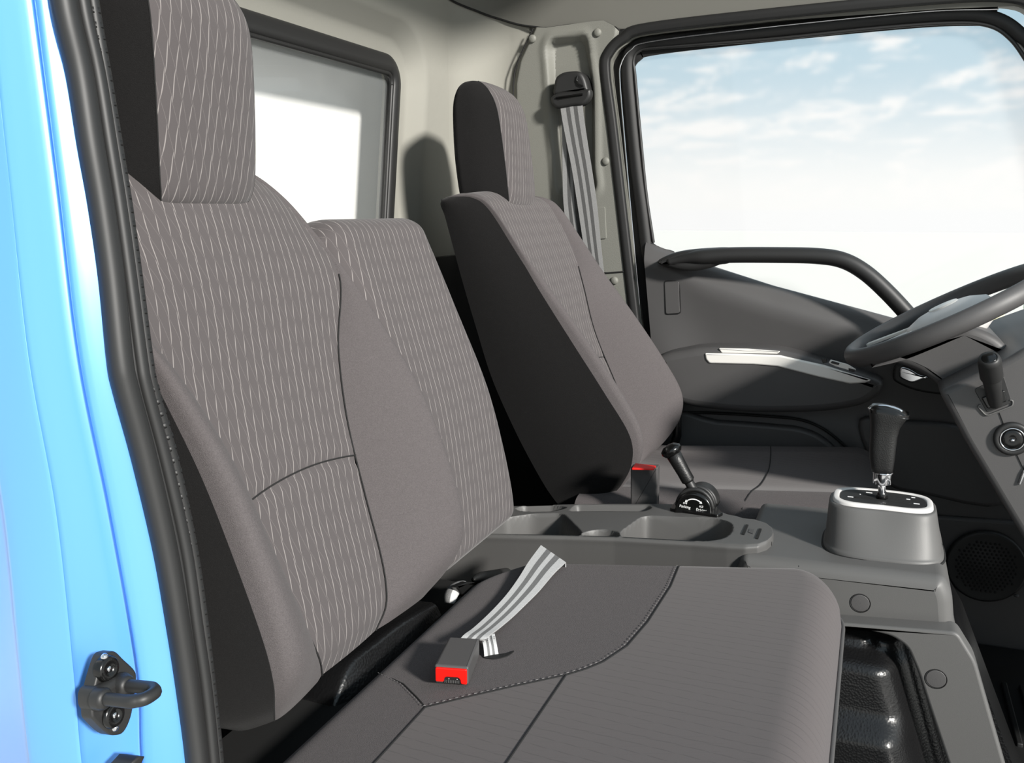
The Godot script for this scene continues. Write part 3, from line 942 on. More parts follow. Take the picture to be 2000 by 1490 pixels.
	var st := thing("door_striker", "black door striker plate with a looped bar bolted to the blue pillar", "striker", Vector3(-0.546, 0.6678, -0.5098))
	var plate := spl2(PackedVector2Array([Vector2(0.5159, -0.3487), Vector2(0.5223, -0.3512), Vector2(0.5289, -0.3609), Vector2(0.5373, -0.3734), Vector2(0.5385, -0.3807), Vector2(0.5338, -0.394), Vector2(0.5259, -0.4096), Vector2(0.5165, -0.4173), Vector2(0.5083, -0.4154), Vector2(0.501, -0.4096), Vector2(0.4915, -0.3944), Vector2(0.4895, -0.387), Vector2(0.4946, -0.3709), Vector2(0.506, -0.3535), Vector2(0.5112, -0.3486)]), 4)
	part("plate", MB.new().prism(plate, 0.011, 0.002, xf), M.plastic_deep, st)
	var boss := spl2(PackedVector2Array([Vector2(0.4917, -0.3689), Vector2(0.5033, -0.3675), Vector2(0.5222, -0.3686), Vector2(0.5288, -0.3736), Vector2(0.5285, -0.3797), Vector2(0.5212, -0.383), Vector2(0.5013, -0.3884), Vector2(0.492, -0.386), Vector2(0.4885, -0.379)]), 4)
	part("boss", MB.new().prism(boss, 0.019, 0.006, xf), M.plastic_deep, st)
	var r0 := Vector3(-0.5353, 0.679, -0.4935)
	var r1 := Vector3(-0.5353, 0.6784, -0.5165)
	var t0 := r0 + ez * 0.036
	var t1 := r1 + ez * 0.036
	var loop := PackedVector3Array([r0, r0 + ez * 0.012, r0 + ez * 0.028, t0.lerp(t1, 0.12) - ez * 0.002, t0.lerp(t1, 0.3) + ez * 0.002, t0.lerp(t1, 0.7) + ez * 0.002, t0.lerp(t1, 0.88) - ez * 0.002, r1 + ez * 0.028, r1 + ez * 0.012, r1])
	part("striker_bar", MB.new().tube(spl(loop, 5), 0.0052, 12), M.plastic_deep, st)
	for q in [r0, r1]:
		part("bar_collar", MB.new().lathe([Vector2(0.0085, -0.004), Vector2(0.0085, 0.003), Vector2(0.0068, 0.0055), Vector2(0.005, 0.006)], 18, flat(ey, ez, q)), M.plastic_deep, st)
	for q in [Vector3(-0.545, 0.6936, -0.5104), Vector3(-0.5407, 0.6562, -0.5079)]:
		var bolt := part("bolt", MB.new().lathe([Vector2(0.0105, -0.003), Vector2(0.0105, 0.002), Vector2(0.009, 0.004), Vector2(0.0055, 0.0045), Vector2(0.005, 0.002), Vector2(0.0004, 0.002)], 20, flat(ey, ez, q)), M.gloss_black, st)
		part("bolt_socket", MB.new().lathe([Vector2(0.0028, 0.002), Vector2(0.0028, 0.0038), Vector2(0.0004, 0.004)], 6, flat(ey, ez, q)), M.chrome, bolt)
	for q in [Vector3(-0.5452, 0.704, -0.5096), Vector3(-0.5385, 0.6459, -0.5073)]:
		part("rivet", MB.new().ball(q, Vector3(0.003, 0.003, 0.003), 6), M.chrome, st)
	var stub := thing("step_bracket", "small dark metal bracket on the blue pillar below the striker", "bracket", Vector3(-0.5344, 0.6097, -0.5162))
	part("tab", MB.new().prism(PackedVector2Array([Vector2(0.5063, -0.4409), Vector2(0.5179, -0.438), Vector2(0.5249, -0.4421), Vector2(0.5193, -0.4469), Vector2(0.512, -0.4496)]), 0.02, 0.002, xf), M.plastic_deep, stub)
	part("tab_foot", MB.new().prism(soft(PackedVector2Array([Vector2(0.4986, -0.4415), Vector2(0.5184, -0.4508), Vector2(0.5137, -0.4722), Vector2(0.494, -0.4624)]), 0.004), 0.008, 0.002, xf), M.plastic_deep, stub)

# ---------- seats ----------
# stations from the shoulder down: t along the back, half width of the outer seam, depth of that seam, of the bolster crest, half width and depth of the inner seam, depth of the middle, half width and depth of the rear edge
func seat_back(o: Node3D, tp: Vector2, ang: float, uc: float, st: Array, ts: float) -> void:
	var e := Vector2(sin(ang), -cos(ang))
	var nn := Vector2(cos(ang), sin(ang))
	var pos := func(t: float, u: float, w: float) -> Vector3:
		return at(tp.x + e.x * t + nn.x * w, tp.y + e.y * t + nn.y * w, uc + u)
	var n := 96
	var side := {-1: [], 1: []}
	var bol := {-1: [], 1: []}
	var boluv := {-1: [], 1: []}
	var seam := {-1: PackedVector3Array(), 1: PackedVector3Array()}
	var inner := {-1: PackedVector3Array(), 1: PackedVector3Array()}
	var mid := [[], []]
	var miduv := [[], []]
	var back := []
	var hs := PackedVector3Array()
	var cut := false
	for i in n + 1:
		var q := row_at(st, float(i) / n * (st.size() - 1) * 0.9999)
		var t := q[0]
		for s in [-1, 1]:
			var r := PackedVector3Array()
			for k in 9:
				var f := k / 8.0
				r.append(pos.call(t, s * (lerpf(q[7], q[1], f) + 0.010 * sin(PI * f)), lerpf(q[8], q[2], f)))
			r[8] = pos.call(t, s * q[1], q[2])
			if s > 0:
				r.reverse()
			side[s].append(r)
			r = PackedVector3Array()
			var ru := PackedVector2Array()
			for k in 11:
				var f := k / 10.0
				var uu := (1 - f) * (1 - f) * q[1] + 2 * f * (1 - f) * lerpf(q[1], q[4], 0.14) + f * f * q[4]
				var cw := 2.0 * q[3] - 0.5 * (q[2] + q[5])
				var ww := (1 - f) * (1 - f) * q[2] + 2 * f * (1 - f) * cw + f * f * q[5]
				uu += 0.010 * (1 - f) * f * 2.0
				ww -= 0.004 * exp(-pow(f / 0.05, 2)) + 0.004 * exp(-pow((1 - f) / 0.05, 2))
				r.append(pos.call(t, s * uu, ww))
				ru.append(Vector2(s * uu / 0.062, t / 0.062))
			seam[s].append(pos.call(t, s * (q[1] - 0.001), q[2] - 0.001))
			inner[s].append(pos.call(t, s * q[4], q[5] - 0.0025))
			if s > 0:
				r.reverse()
				ru.reverse()
			bol[s].append(r)
			boluv[s].append(ru)
		var rm := PackedVector3Array()
		var um := PackedVector2Array()
		for k in 25:
			var f := k / 24.0 * 2.0 - 1.0
			var u := f * q[4]
			var ww := lerpf(q[6], q[5] - 0.004, f * f) - 0.005 * exp(-pow((t - ts - 0.012 * f * f) / 0.006, 2))
			rm.append(pos.call(t + 0.012 * f * f * exp(-pow((t - ts) / 0.03, 2)), u, ww))
			um.append(Vector2(u / 0.062, t / 0.062))
		var w := 0 if t < ts else 1
		if w == 1 and not cut:
			cut = true
			mid[0].append(rm)
			miduv[0].append(um)
			for k in 25:
				hs.append(rm[k] + Vector3(0.001, 0.0005, 0))
		mid[w].append(rm)
		miduv[w].append(um)
		back.append(PackedVector3Array([pos.call(t, q[7], q[8]), pos.call(t, 0, q[8] - 0.02), pos.call(t, -q[7], q[8])]))
	var b := part("backrest", MB.new().grid(mid[0], false, miduv[0]), M.cloth, o, "patterned grey cloth upper back panel")
	part("lumbar_panel", MB.new().grid(mid[1], false, miduv[1]), M.cloth, o)
	for s in [-1, 1]:
		part("side_panel", MB.new().grid(side[s]), M.fabric_dark, o)
		part("bolster", MB.new().grid(bol[s], false, boluv[s]), M.fabric, o)
		var sm := MB.new().tube(seam[s], 0.0011, 5)
		part("outer_seam", sm, M.thread, b)
		var mm := MB.new().tube(inner[s].slice(40), 0.0012, 5)
		part("inner_seam", mm, M.thread, b)
	var line: PackedVector3Array = seam[-1].slice(20)
	for k in line.size():
		line[k] += Vector3(nn.x, nn.y, 0) * 0.0012 + Vector3(0, 0, -0.003)
	part("stitching", stitches(line, 0.005, 0.004, 0.0007), M.thread_mid, b).set_meta("kind", "stuff")
	part("cross_seam", MB.new().tube(hs, 0.0011, 5), M.thread, b)
	part("back_shell", MB.new().grid(back), M.matt_black, o)

func headrest(o: Node3D, x0: float, lean: float, uc: float, y0: float) -> void:
	# stations: height, front offset, half width of the face, half width of the back, depth of the back
	var st := [[-0.05, -0.05, 0.066, 0.072, 0.10], [-0.012, -0.030, 0.070, 0.082, 0.112], [0.004, -0.013, 0.076, 0.088, 0.116], [0.016, -0.004, 0.082, 0.092, 0.118], [0.045, 0.0, 0.087, 0.098, 0.12], [0.12, 0.001, 0.0885, 0.102, 0.118], [0.20, -0.001, 0.0885, 0.10, 0.112], [0.236, -0.007, 0.087, 0.097, 0.107], [0.260, -0.019, 0.082, 0.092, 0.099], [0.275, -0.034, 0.074, 0.084, 0.090], [0.284, -0.050, 0.060, 0.068, 0.080], [0.288, -0.062, 0.03, 0.034, 0.070]]
	var face := []
	var fuv := []
	var rest := []
	var edge := {-1: PackedVector3Array(), 1: PackedVector3Array()}
	var n := 48
	for i in n + 1:
		var q := row_at(st, float(i) / n * (st.size() - 1) * 0.9999)
		var r := PackedVector3Array()
		var u := PackedVector2Array()
		var x := x0 + lean * q[0]
		for k in 17:
			var f := k / 16.0 * 2 - 1
			var px := x + q[1] + 0.004 * (1 - f * f) - 0.004 * pow(absf(f), 8)
			r.append(at(px, y0 + q[0], uc + f * q[2]))
			u.append(Vector2(f * q[2] / 0.062, -q[0] / 0.062))
		face.append(r)
		fuv.append(u)
		edge[-1].append(r[0] + Vector3(-0.001, 0, 0))
		edge[1].append(r[16] + Vector3(-0.001, 0, 0))
		var w := PackedVector3Array()
		for s in [1, -1]:
			for k in 9:
				var f := k / 8.0
				if s < 0:
					f = 1 - f
				w.append(at(lerpf(x + q[1] - 0.004, x - q[4], f), y0 + q[0], uc + s * (lerpf(q[2], q[3], f) + 0.008 * sin(PI * f) * (1.0 if f < 0.7 else 0.8))))
			if s > 0:
				for k in range(1, 5):
					var f := k / 5.0 * 2 - 1
					w.append(at(x - q[4] - 0.02 * (1 - f * f), y0 + q[0], uc - f * q[3]))
		rest.append(w)
	var h := part("headrest", MB.new().grid(face, false, fuv), M.cloth, o, "patterned headrest face")
	part("headrest_side", MB.new().grid(rest), M.fabric_dark, h, "charcoal sides of the headrest")
	var hem := PackedVector3Array()
	for v: Vector3 in face[9]:
		hem.append(v + Vector3(0.0008, 0, 0))
	part("headrest_hem", MB.new().tube(hem, 0.0012, 5), M.thread, h)
	for s in [-1, 1]:
		part("headrest_seam", MB.new().tube(edge[s], 0.0011, 5), M.thread, h)

func cush_y(x: float, r: float, r0: float, r1: float, xf: float) -> float:
	var y := -0.5131 + 0.125 * x
	var drop := func(d: float, rad: float) -> float:
		if d >= rad:
			return 0.0
		var k := rad - maxf(d, 0.0)
		return rad - sqrt(maxf(0.0, rad * rad - k * k))
	y -= drop.call(r1 - r, 0.035) + drop.call(r - r0, 0.035) + drop.call(xf - x, 0.055) * 1.2 + drop.call(x + 0.575, 0.03)
	return y

func passenger_seat() -> void:
	var o := thing("bench_seat", "grey patterned passenger seat nearest the blue pillar, its headrest cut off at the top", "seat", at(-0.4, -1.05, 1.0))
	var st := [
		[-0.108, 0.100, -0.085, -0.080, 0.094, -0.080, -0.070, 0.105, -0.095],
		[-0.096, 0.135, -0.062, -0.056, 0.129, -0.055, -0.045, 0.135, -0.10],
		[-0.070, 0.172, -0.044, -0.042, 0.166, -0.040, -0.022, 0.170, -0.11],
		[-0.030, 0.198, -0.032, -0.029, 0.192, -0.026, -0.005, 0.195, -0.11],
		[0.020, 0.210, -0.018, -0.015, 0.204, -0.013, 0.0, 0.207, -0.12],
		[0.10, 0.218, 0.004, 0.008, 0.211, 0.004, -0.002, 0.215, -0.14],
		[0.20, 0.224, 0.018, 0.034, 0.160, -0.010, -0.014, 0.216, -0.15],
		[0.30, 0.227, 0.029, 0.050, 0.130, -0.022, -0.024, 0.216, -0.155],
		[0.40, 0.228, 0.028, 0.050, 0.115, -0.030, -0.032, 0.216, -0.155],
		[0.48, 0.226, 0.021, 0.042, 0.100, -0.032, -0.034, 0.213, -0.15],
		[0.525, 0.220, 0.007, 0.026, 0.090, -0.036, -0.038, 0.207, -0.14],
		[0.555, 0.206, -0.018, -0.006, 0.080, -0.044, -0.046, 0.200, -0.13],
		[0.578, 0.180, -0.050, -0.045, 0.065, -0.062, -0.062, 0.175, -0.12]]
	seat_back(o, Vector2(-0.765, 0), deg_to_rad(23.5), 0.945, st, 0.335)
	headrest(o, -0.765, 0.03, 0.943, 0.0)
	cushion(o)

func cushion(o: Node3D) -> void:
	var r0 := 0.655
	var r1 := 1.387
	var xf := -0.012
	var rb := PackedVector2Array([Vector2(-0.60, 0.985), Vector2(-0.557, 0.957), Vector2(-0.51, 0.93), Vector2(-0.475, 0.90), Vector2(-0.455, 0.881), Vector2(-0.415, 0.912), Vector2(-0.371, 0.944), Vector2(-0.345, 0.962), Vector2(-0.316, 0.982)])
	var xs := PackedVector2Array([Vector2(0.6, -0.316), Vector2(0.982, -0.316), Vector2(1.0, -0.297), Vector2(1.022, -0.281), Vector2(1.07, -0.263), Vector2(1.146, -0.254), Vector2(1.275, -0.250), Vector2(1.40, -0.257)])
	var xfe := func(r: float) -> float:
		var rc := 0.085
		var k := rc - clampf(r1 - r, 0.0, rc)
		return xf - 0.75 * (rc - sqrt(maxf(0.0, rc * rc - k * k)))
	var xre := func(r: float) -> float:
		return -0.575 + 0.085 * pow(clampf((r - 1.265) / (r1 - 1.265), 0.0, 1.0), 1.6)
	var p := func(x: float, r: float) -> Vector3:
		return at(x, cush_y(x - (xre.call(r) + 0.575) * ss(-0.40, -0.50, x), r, r0, r1, xfe.call(r)) + 0.125 * (xre.call(r) + 0.575) * ss(-0.40, -0.50, x), r)
	var patch := func(x0: Callable, x1: Callable, ra: Callable, rz: Callable, by_x: bool, nx: int, nr: int) -> MB:
		var rows := []
		var uv := []
		for i in nr + 1:
			var row := PackedVector3Array()
			var u := PackedVector2Array()
			for j in nx + 1:
				var fi := float(i) / nr
				var fj := float(j) / nx
				var x: float
				var r: float
				if by_x:
					x = lerpf(x0.call(0.0), x1.call(0.0), fj)
					r = lerpf(ra.call(x), rz.call(x), fi)
				else:
					r = lerpf(ra.call(0.0), rz.call(0.0), fi)
					x = lerpf(x0.call(r), x1.call(r), fj)
				row.append(p.call(x, r))
				u.append(Vector2(r / 0.062, x / 0.062))
			rows.append(row)
			uv.append(u)
		return MB.new().grid(rows, false, uv)
	var k := func(v: float) -> Callable:
		return func(_a: float) -> float: return v
	var rbx := func(x: float) -> float: return lut(rb, x)
	var xsr := func(r: float) -> float: return lut(xs, r)
	var c := part("seat_cushion", patch.call(xsr, xfe, k.call(r0), k.call(r1), false, 60, 160), M.cloth_low, o, "faintly patterned front panel of the bench cushion")
	part("insert_panel", patch.call(k.call(-0.455), k.call(-0.316), k.call(r0), rbx, true, 24, 40), M.cloth_low, c)
	part("near_bolster", patch.call(k.call(-0.575), k.call(-0.455), k.call(r0), rbx, true, 24, 40), M.fabric, c)
	var rp: MB = patch.call(k.call(-0.575), k.call(-0.316), rbx, k.call(1.265), true, 50, 50)
	part("rear_panel", rp, M.fabric, c)
	part("rear_panel_end", patch.call(xre, k.call(-0.316), k.call(1.265), k.call(r1), false, 50, 40), M.fabric, c)
	part("rear_panel_corner", patch.call(k.call(-0.316), xsr, k.call(0.982), k.call(r1), false, 12, 70), M.fabric, c)
	# side bands of the cushion
	var band := MB.new()
	var loop := PackedVector3Array()
	for i in 41:
		loop.append(p.call(lerpf(xre.call(r1), xfe.call(r1), i / 40.0), r1))
	for i in range(1, 41):
		var f := pow(i / 40.0, 1.8)
		loop.append(p.call(xfe.call(lerpf(r1, r0, f)), lerpf(r1, r0, f)))
	for i in range(1, 41):
		loop.append(p.call(lerpf(xf, -0.575, i / 40.0), r0))
	for i in range(1, 40):
		loop.append(p.call(xre.call(lerpf(r0, r1, i / 40.0)), lerpf(r0, r1, i / 40.0)))
	var low := PackedVector3Array()
	for v in loop:
		low.append(Vector3(v.x - 0.01 * ss(-0.1, 0.0, v.x), v.y - 0.11, v.z))
	band.grid([loop, low], true)
	part("cushion_band", band, M.fabric_dark, c)
	var edge := PackedVector3Array()
	for i in range(30, 82):
		edge.append(loop[i] + Vector3(0.002, -0.002, 0))
	part("edge_piping", MB.new().tube(spl(edge, 2), 0.0032, 8), M.plastic_dark, c)
	# seams
	var a := PackedVector3Array()
	for q: Vector2 in rb.slice(1):
		a.append(p.call(q.x, q.y) + Vector3(0, 0.0004, 0))
	for i in range(1, 60):
		var r := lerpf(0.982, r1 - 0.004, i / 59.0)
		a.append(p.call(lut(xs, r), r) + Vector3(0, 0.0004, 0))
	part("main_seam", MB.new().tube(a, 0.0011, 5), M.thread, c)
	var off := PackedVector3Array()
	for v in a:
		off.append(v + Vector3(-0.004, 0.0009, 0.001))
	part("stitching", stitches(off, 0.0035, 0.003, 0.0004), M.thread_pale, c).set_meta("kind", "stuff")
	for x in [-0.455, -0.316]:
		var b := PackedVector3Array()
		for i in 30:
			b.append(p.call(x, lerpf(r0, lut(rb, x), i / 29.0)) + Vector3(0, 0.0004, 0))
		part("cross_seam", MB.new().tube(b, 0.0010, 5), M.thread, c)
	# base under the cushion and the vinyl cover of the back hinge
	part("seat_base", MB.new().prism(soft(PackedVector2Array([Vector2(-0.70, 0.68), Vector2(-0.07, 0.68), Vector2(-0.07, 1.36), Vector2(-0.70, 1.36)]), 0.03), 0.42, 0.0, lying(-1.05)), M.matt_black, o)
	var ridge := PackedVector3Array([Vector3(-0.615, 0.4145, -0.8308), Vector3(-0.615, 0.4124, -0.9195), Vector3(-0.615, 0.4272, -0.9386), Vector3(-0.615, 0.4573, -0.9783), Vector3(-0.615, 0.4565, -1.0533), Vector3(-0.615, 0.4519, -1.1291), Vector3(-0.615, 0.4359, -1.2314)])
	var rows := []
	for v in spl(ridge, 6):
		rows.append(PackedVector3Array([v + Vector3(0.10, -0.14, 0), v + Vector3(0.02, -0.035, 0), v + Vector3(0.004, -0.004, 0), v, v + Vector3(-0.006, 0.002, 0), v + Vector3(-0.05, 0.0, 0), v + Vector3(-0.14, -0.05, 0)]))
	part("hinge_cover", MB.new().grid(rows), M.vinyl, o, "black grained vinyl cover of the backrest hinge")

func middle_seat() -> void:
	var o := thing("middle_seat_back", "plain square-topped grey cloth backrest of the middle seat, without a headrest", "seat back", at(-0.62, -0.55, 1.25))
	var prof := spl(PackedVector3Array([Vector3(-0.8288, -0.0622, 0), Vector3(-0.8205, -0.0311, 0), Vector3(-0.7977, -0.0176, 0), Vector3(-0.7615, -0.0145, 0), Vector3(-0.7335, -0.0269, 0), Vector3(-0.7148, -0.0622, 0), Vector3(-0.6682, -0.1658, 0), Vector3(-0.6112, -0.2973, 0), Vector3(-0.5781, -0.4144, 0), Vector3(-0.5615, -0.5045, 0), Vector3(-0.5688, -0.5304, 0), Vector3(-0.5957, -0.5491, 0), Vector3(-0.6423, -0.5543, 0)]), 6)
	var rows := []
	var uv := []
	var sides := {-1: [], 1: []}
	var run := 0.0
	var seam := PackedVector3Array()
	for i in prof.size():
		var v := prof[i]
		if i > 0:
			run += v.distance_to(prof[i - 1])
		var a := prof[maxi(0, i - 1)]
		var b := prof[mini(prof.size() - 1, i + 1)]
		var n := Vector3(b.y - a.y, a.x - b.x, 0).normalized() * -1.0
		var r := PackedVector3Array()
		var u := PackedVector2Array()
		for k in 41:
			var f := k / 40.0
			var d := minf(f, 1 - f) * 0.305
			var dr := 0.0
			var rr := 0.025 if f > 0.5 else 0.055
			if d < rr:
				dr = rr - sqrt(maxf(0.0, rr * rr - (rr - d) * (rr - d)))
			r.append(at(v.x, v.y, lerpf(1.150, 1.455, f)) - n * dr)
			var ua := d if d >= rr else rr - rr * asin((rr - d) / rr)
			u.append(Vector2((ua if f < 0.5 else 0.305 - ua) / 0.062, run / 0.062))
		rows.append(r)
		uv.append(u)
		seam.append(r[40] + n * 0.0004)
		sides[1].append(PackedVector3Array([r[40], r[40].lerp(at(-0.82 + 0.4 * maxf(0.0, -0.1 - v.y) * 0.9, v.y - 0.02, 1.445), 1.0)]))
		sides[-1].append(PackedVector3Array([at(-0.82 + 0.4 * maxf(0.0, -0.1 - v.y) * 0.9, v.y - 0.02, 1.165), r[0]]))
	part("front_panel", MB.new().grid(rows, false, uv), M.cloth, o)
	for s in [-1, 1]:
		part("side_panel", MB.new().grid(sides[s]), M.fabric_dark if s > 0 else M.cloth, o)
	part("edge_seam", MB.new().tube(seam, 0.0012, 5), M.thread, o)
	part("back_shell", MB.new().prism(PackedVector2Array([Vector2(-0.88, -0.04 + H), Vector2(-0.83, -0.04 + H), Vector2(-0.68, -0.54 + H), Vector2(-0.75, -0.56 + H)]), 0.24, 0.0, facing(1.44)), M.matt_black, o)

func driver_seat() -> void:
	var o := thing("bucket_seat", "charcoal-sided driver's seat with a headrest, between the console and the driver's door", "seat", at(-0.4, -1.05, 2.04))
	var st := [
		[-0.078, 0.190, -0.090, -0.085, 0.170, -0.080, -0.070, 0.190, -0.10],
		[-0.066, 0.210, -0.062, -0.054, 0.185, -0.045, -0.030, 0.207, -0.10],
		[-0.040, 0.219, -0.020, -0.012, 0.195, -0.012, -0.008, 0.213, -0.10],
		[0.0, 0.222, 0.002, 0.010, 0.200, 0.0, 0.0, 0.215, -0.108],
		[0.10, 0.224, 0.014, 0.024, 0.195, 0.004, 0.0, 0.215, -0.13],
		[0.20, 0.226, 0.022, 0.038, 0.150, 0.0, -0.008, 0.214, -0.15],
		[0.32, 0.227, 0.035, 0.055, 0.132, -0.022, -0.026, 0.212, -0.172],
		[0.45, 0.229, 0.050, 0.070, 0.110, -0.026, -0.030, 0.212, -0.178],
		[0.55, 0.229, 0.058, 0.072, 0.097, -0.028, -0.032, 0.210, -0.176],
		[0.605, 0.222, 0.034, 0.046, 0.092, -0.034, -0.038, 0.206, -0.172],
		[0.64, 0.208, -0.012, -0.004, 0.082, -0.050, -0.050, 0.198, -0.165],
		[0.66, 0.182, -0.060, -0.055, 0.050, -0.062, -0.062, 0.176, -0.15]]
	seat_back(o, Vector2(-0.765, 0), deg_to_rad(28.6), 2.035, st, 0.37)
	headrest(o, -0.768, -0.13, 2.042, 0.0)
	# cushion
	var r0 := 1.775
	var r1 := 2.31
	var xf := 0.045
	var p := func(x: float, r: float) -> Vector3:
		var y := -0.555 + 0.085 * (x + 0.05)
		var drop := func(d: float, rad: float) -> float:
			var k := rad - clampf(d, 0.0, rad)
			return rad - sqrt(maxf(0.0, rad * rad - k * k))
		y -= drop.call(r - r0, 0.03) + drop.call(r1 - r, 0.04) + drop.call(xf - x, 0.07)
		var m := (r - 2.04) / 0.26
		y += 0.012 * exp(-pow((absf(m) - 0.72) / 0.25, 2)) - 0.008
		return at(x, y, r)
	var names := ["near_bolster", "seat_cushion", "far_bolster"]
	var cuts := [r0, 1.875, 2.205, r1]
	var host: Node3D = o
	for i in [1, 0, 2]:
		var rows := []
		var uv := []
		for a in 25:
			var row := PackedVector3Array()
			var u := PackedVector2Array()
			for b in 41:
				var r := lerpf(cuts[i], cuts[i + 1], a / 24.0)
				var x := lerpf(-0.56, xf, b / 40.0)
				row.append(p.call(x, r))
				u.append(Vector2(r / 0.062, x / 0.062))
			rows.append(row)
			uv.append(u)
		var m := part(names[i], MB.new().grid(rows, false, uv), M.cloth_low if i == 1 else M.fabric, host)
		if i == 1:
			host = m
	var edge := PackedVector3Array()
	var low := PackedVector3Array()
	for b in 41:
		edge.append(p.call(lerpf(-0.56, xf, b / 40.0), r0))
	for b in 21:
		edge.append(p.call(xf, lerpf(r0, r1, b / 20.0)))
	for v in edge:
		low.append(v + Vector3(0, -0.06, 0))
	part("cushion_band", MB.new().grid([low, edge]), M.fabric_dark, host)
	part("edge_piping", MB.new().tube(edge, 0.003, 8), M.plastic_dark, host)
	var seam := PackedVector3Array()
	for b in 20:
		seam.append(p.call(-0.215 + 0.02 * sin(b / 19.0 * PI), lerpf(r0 + 0.01, r1 - 0.02, b / 19.0)) + Vector3(0, 0.0006, 0))
	part("cross_seam", MB.new().tube(seam, 0.0012, 5), M.thread, host)
	part("seat_base", MB.new().prism(soft(PackedVector2Array([Vector2(-0.62, 1.80), Vector2(0.0, 1.80), Vector2(0.0, 2.28), Vector2(-0.62, 2.28)]), 0.03), 0.40, 0.0, lying(-1.05)), M.matt_black, o)
	# dark bracket beside the back at the door side, seen above the hand brake
	part("recliner_lever", MB.new().tube(PackedVector3Array([Vector3(-0.4526, 0.532, -2.31), Vector3(-0.4508, 0.478, -2.31), Vector3(-0.4626, 0.429, -2.31), Vector3(-0.4778, 0.4, -2.31)]), 0.012, 10), M.gloss_black, o)

# ---------- engine cover between the seats ----------
func tunnel() -> void:
	var o := thing("engine_cover", "grey moulded engine cover running forward between the seats, with two round plugs in its side", "engine cover", at(0.0, -1.05, 1.6))
	var up := soft(PackedVector2Array([Vector2(-1.0, -1.0 + H), Vector2(-1.0, -0.70 + H), Vector2(-0.21, -0.69 + H), Vector2(-0.175, -0.556 + H), Vector2(0.128, -0.549 + H), Vector2(0.141, -0.575 + H), Vector2(0.150, -0.64 + H), Vector2(0.158, -0.655 + H), Vector2(-0.12, -0.655 + H), Vector2(-0.16, -1.0 + H)]), 0.012)
	part("under_cover", MB.new().prism(PackedVector2Array([Vector2(-0.14, -0.65 + H), Vector2(0.155, -0.65 + H), Vector2(0.185, -0.70 + H), Vector2(0.31, -1.0 + H), Vector2(-0.16, -1.0 + H)]), 0.235, 0.0, facing(1.765)), M.vinyl, o)
	part("upper_cover", MB.new().prism(up, 0.30, 0.022, facing(1.765)), M.plastic, o)
	var lw := soft(PackedVector2Array([Vector2(-0.0769, 0.409), Vector2(-0.0164, 0.4194), Vector2(0.1484, 0.4331), Vector2(0.1759, 0.3915), Vector2(0.2281, 0.2361), Vector2(0.2824, 0.0703), Vector2(0.2182, 0.0516), Vector2(0.1529, 0.2182), Vector2(0.1198, 0.3051), Vector2(0.1001, 0.3586), Vector2(0.0822, 0.3972), Vector2(0.0596, 0.4107), Vector2(0.025, 0.4139), Vector2(-0.0158, 0.4102), Vector2(-0.0764, 0.3996)]), 0.01)
	part("lower_cover", MB.new().prism(lw, 0.040, 0.0045, facing(1.472)), M.plastic, o)
	var joint := MB.new()
	joint.tube(PackedVector3Array([at(-0.084, -0.5556, 1.60), at(-0.084, -0.5556, 1.487), at(-0.084, -0.5618, 1.4712), at(-0.084, -0.578, 1.4651), at(-0.084, -0.62, 1.4651)]), 0.0012, 6)
	part("cover_joint", joint, M.matt_black, o)
	for c in [[Vector3(0.0114, 0.443, -1.4648), 0.0150], [Vector3(0.1252, 0.3534, -1.4318), 0.0152]]:
		var q: Vector3 = c[0]
		var xf := flat(Vector3(1, 0, 0), Vector3(0, 0, 1), q)
		var pl := part("round_plug", MB.new().lathe([Vector2(c[1] - 0.001, -0.006), Vector2(c[1] - 0.001, 0.0), Vector2(c[1] - 0.002, 0.0004), Vector2(0.0004, 0.0004)], 32, xf), M.plastic_dark, o)
		part("plug_groove", MB.new().lathe([Vector2(c[1] + 0.0008, -0.005), Vector2(c[1] + 0.0008, 0.0002), Vector2(c[1] - 0.0008, 0.0002), Vector2(c[1] - 0.0008, -0.005)], 32, xf), M.matt_black, pl)

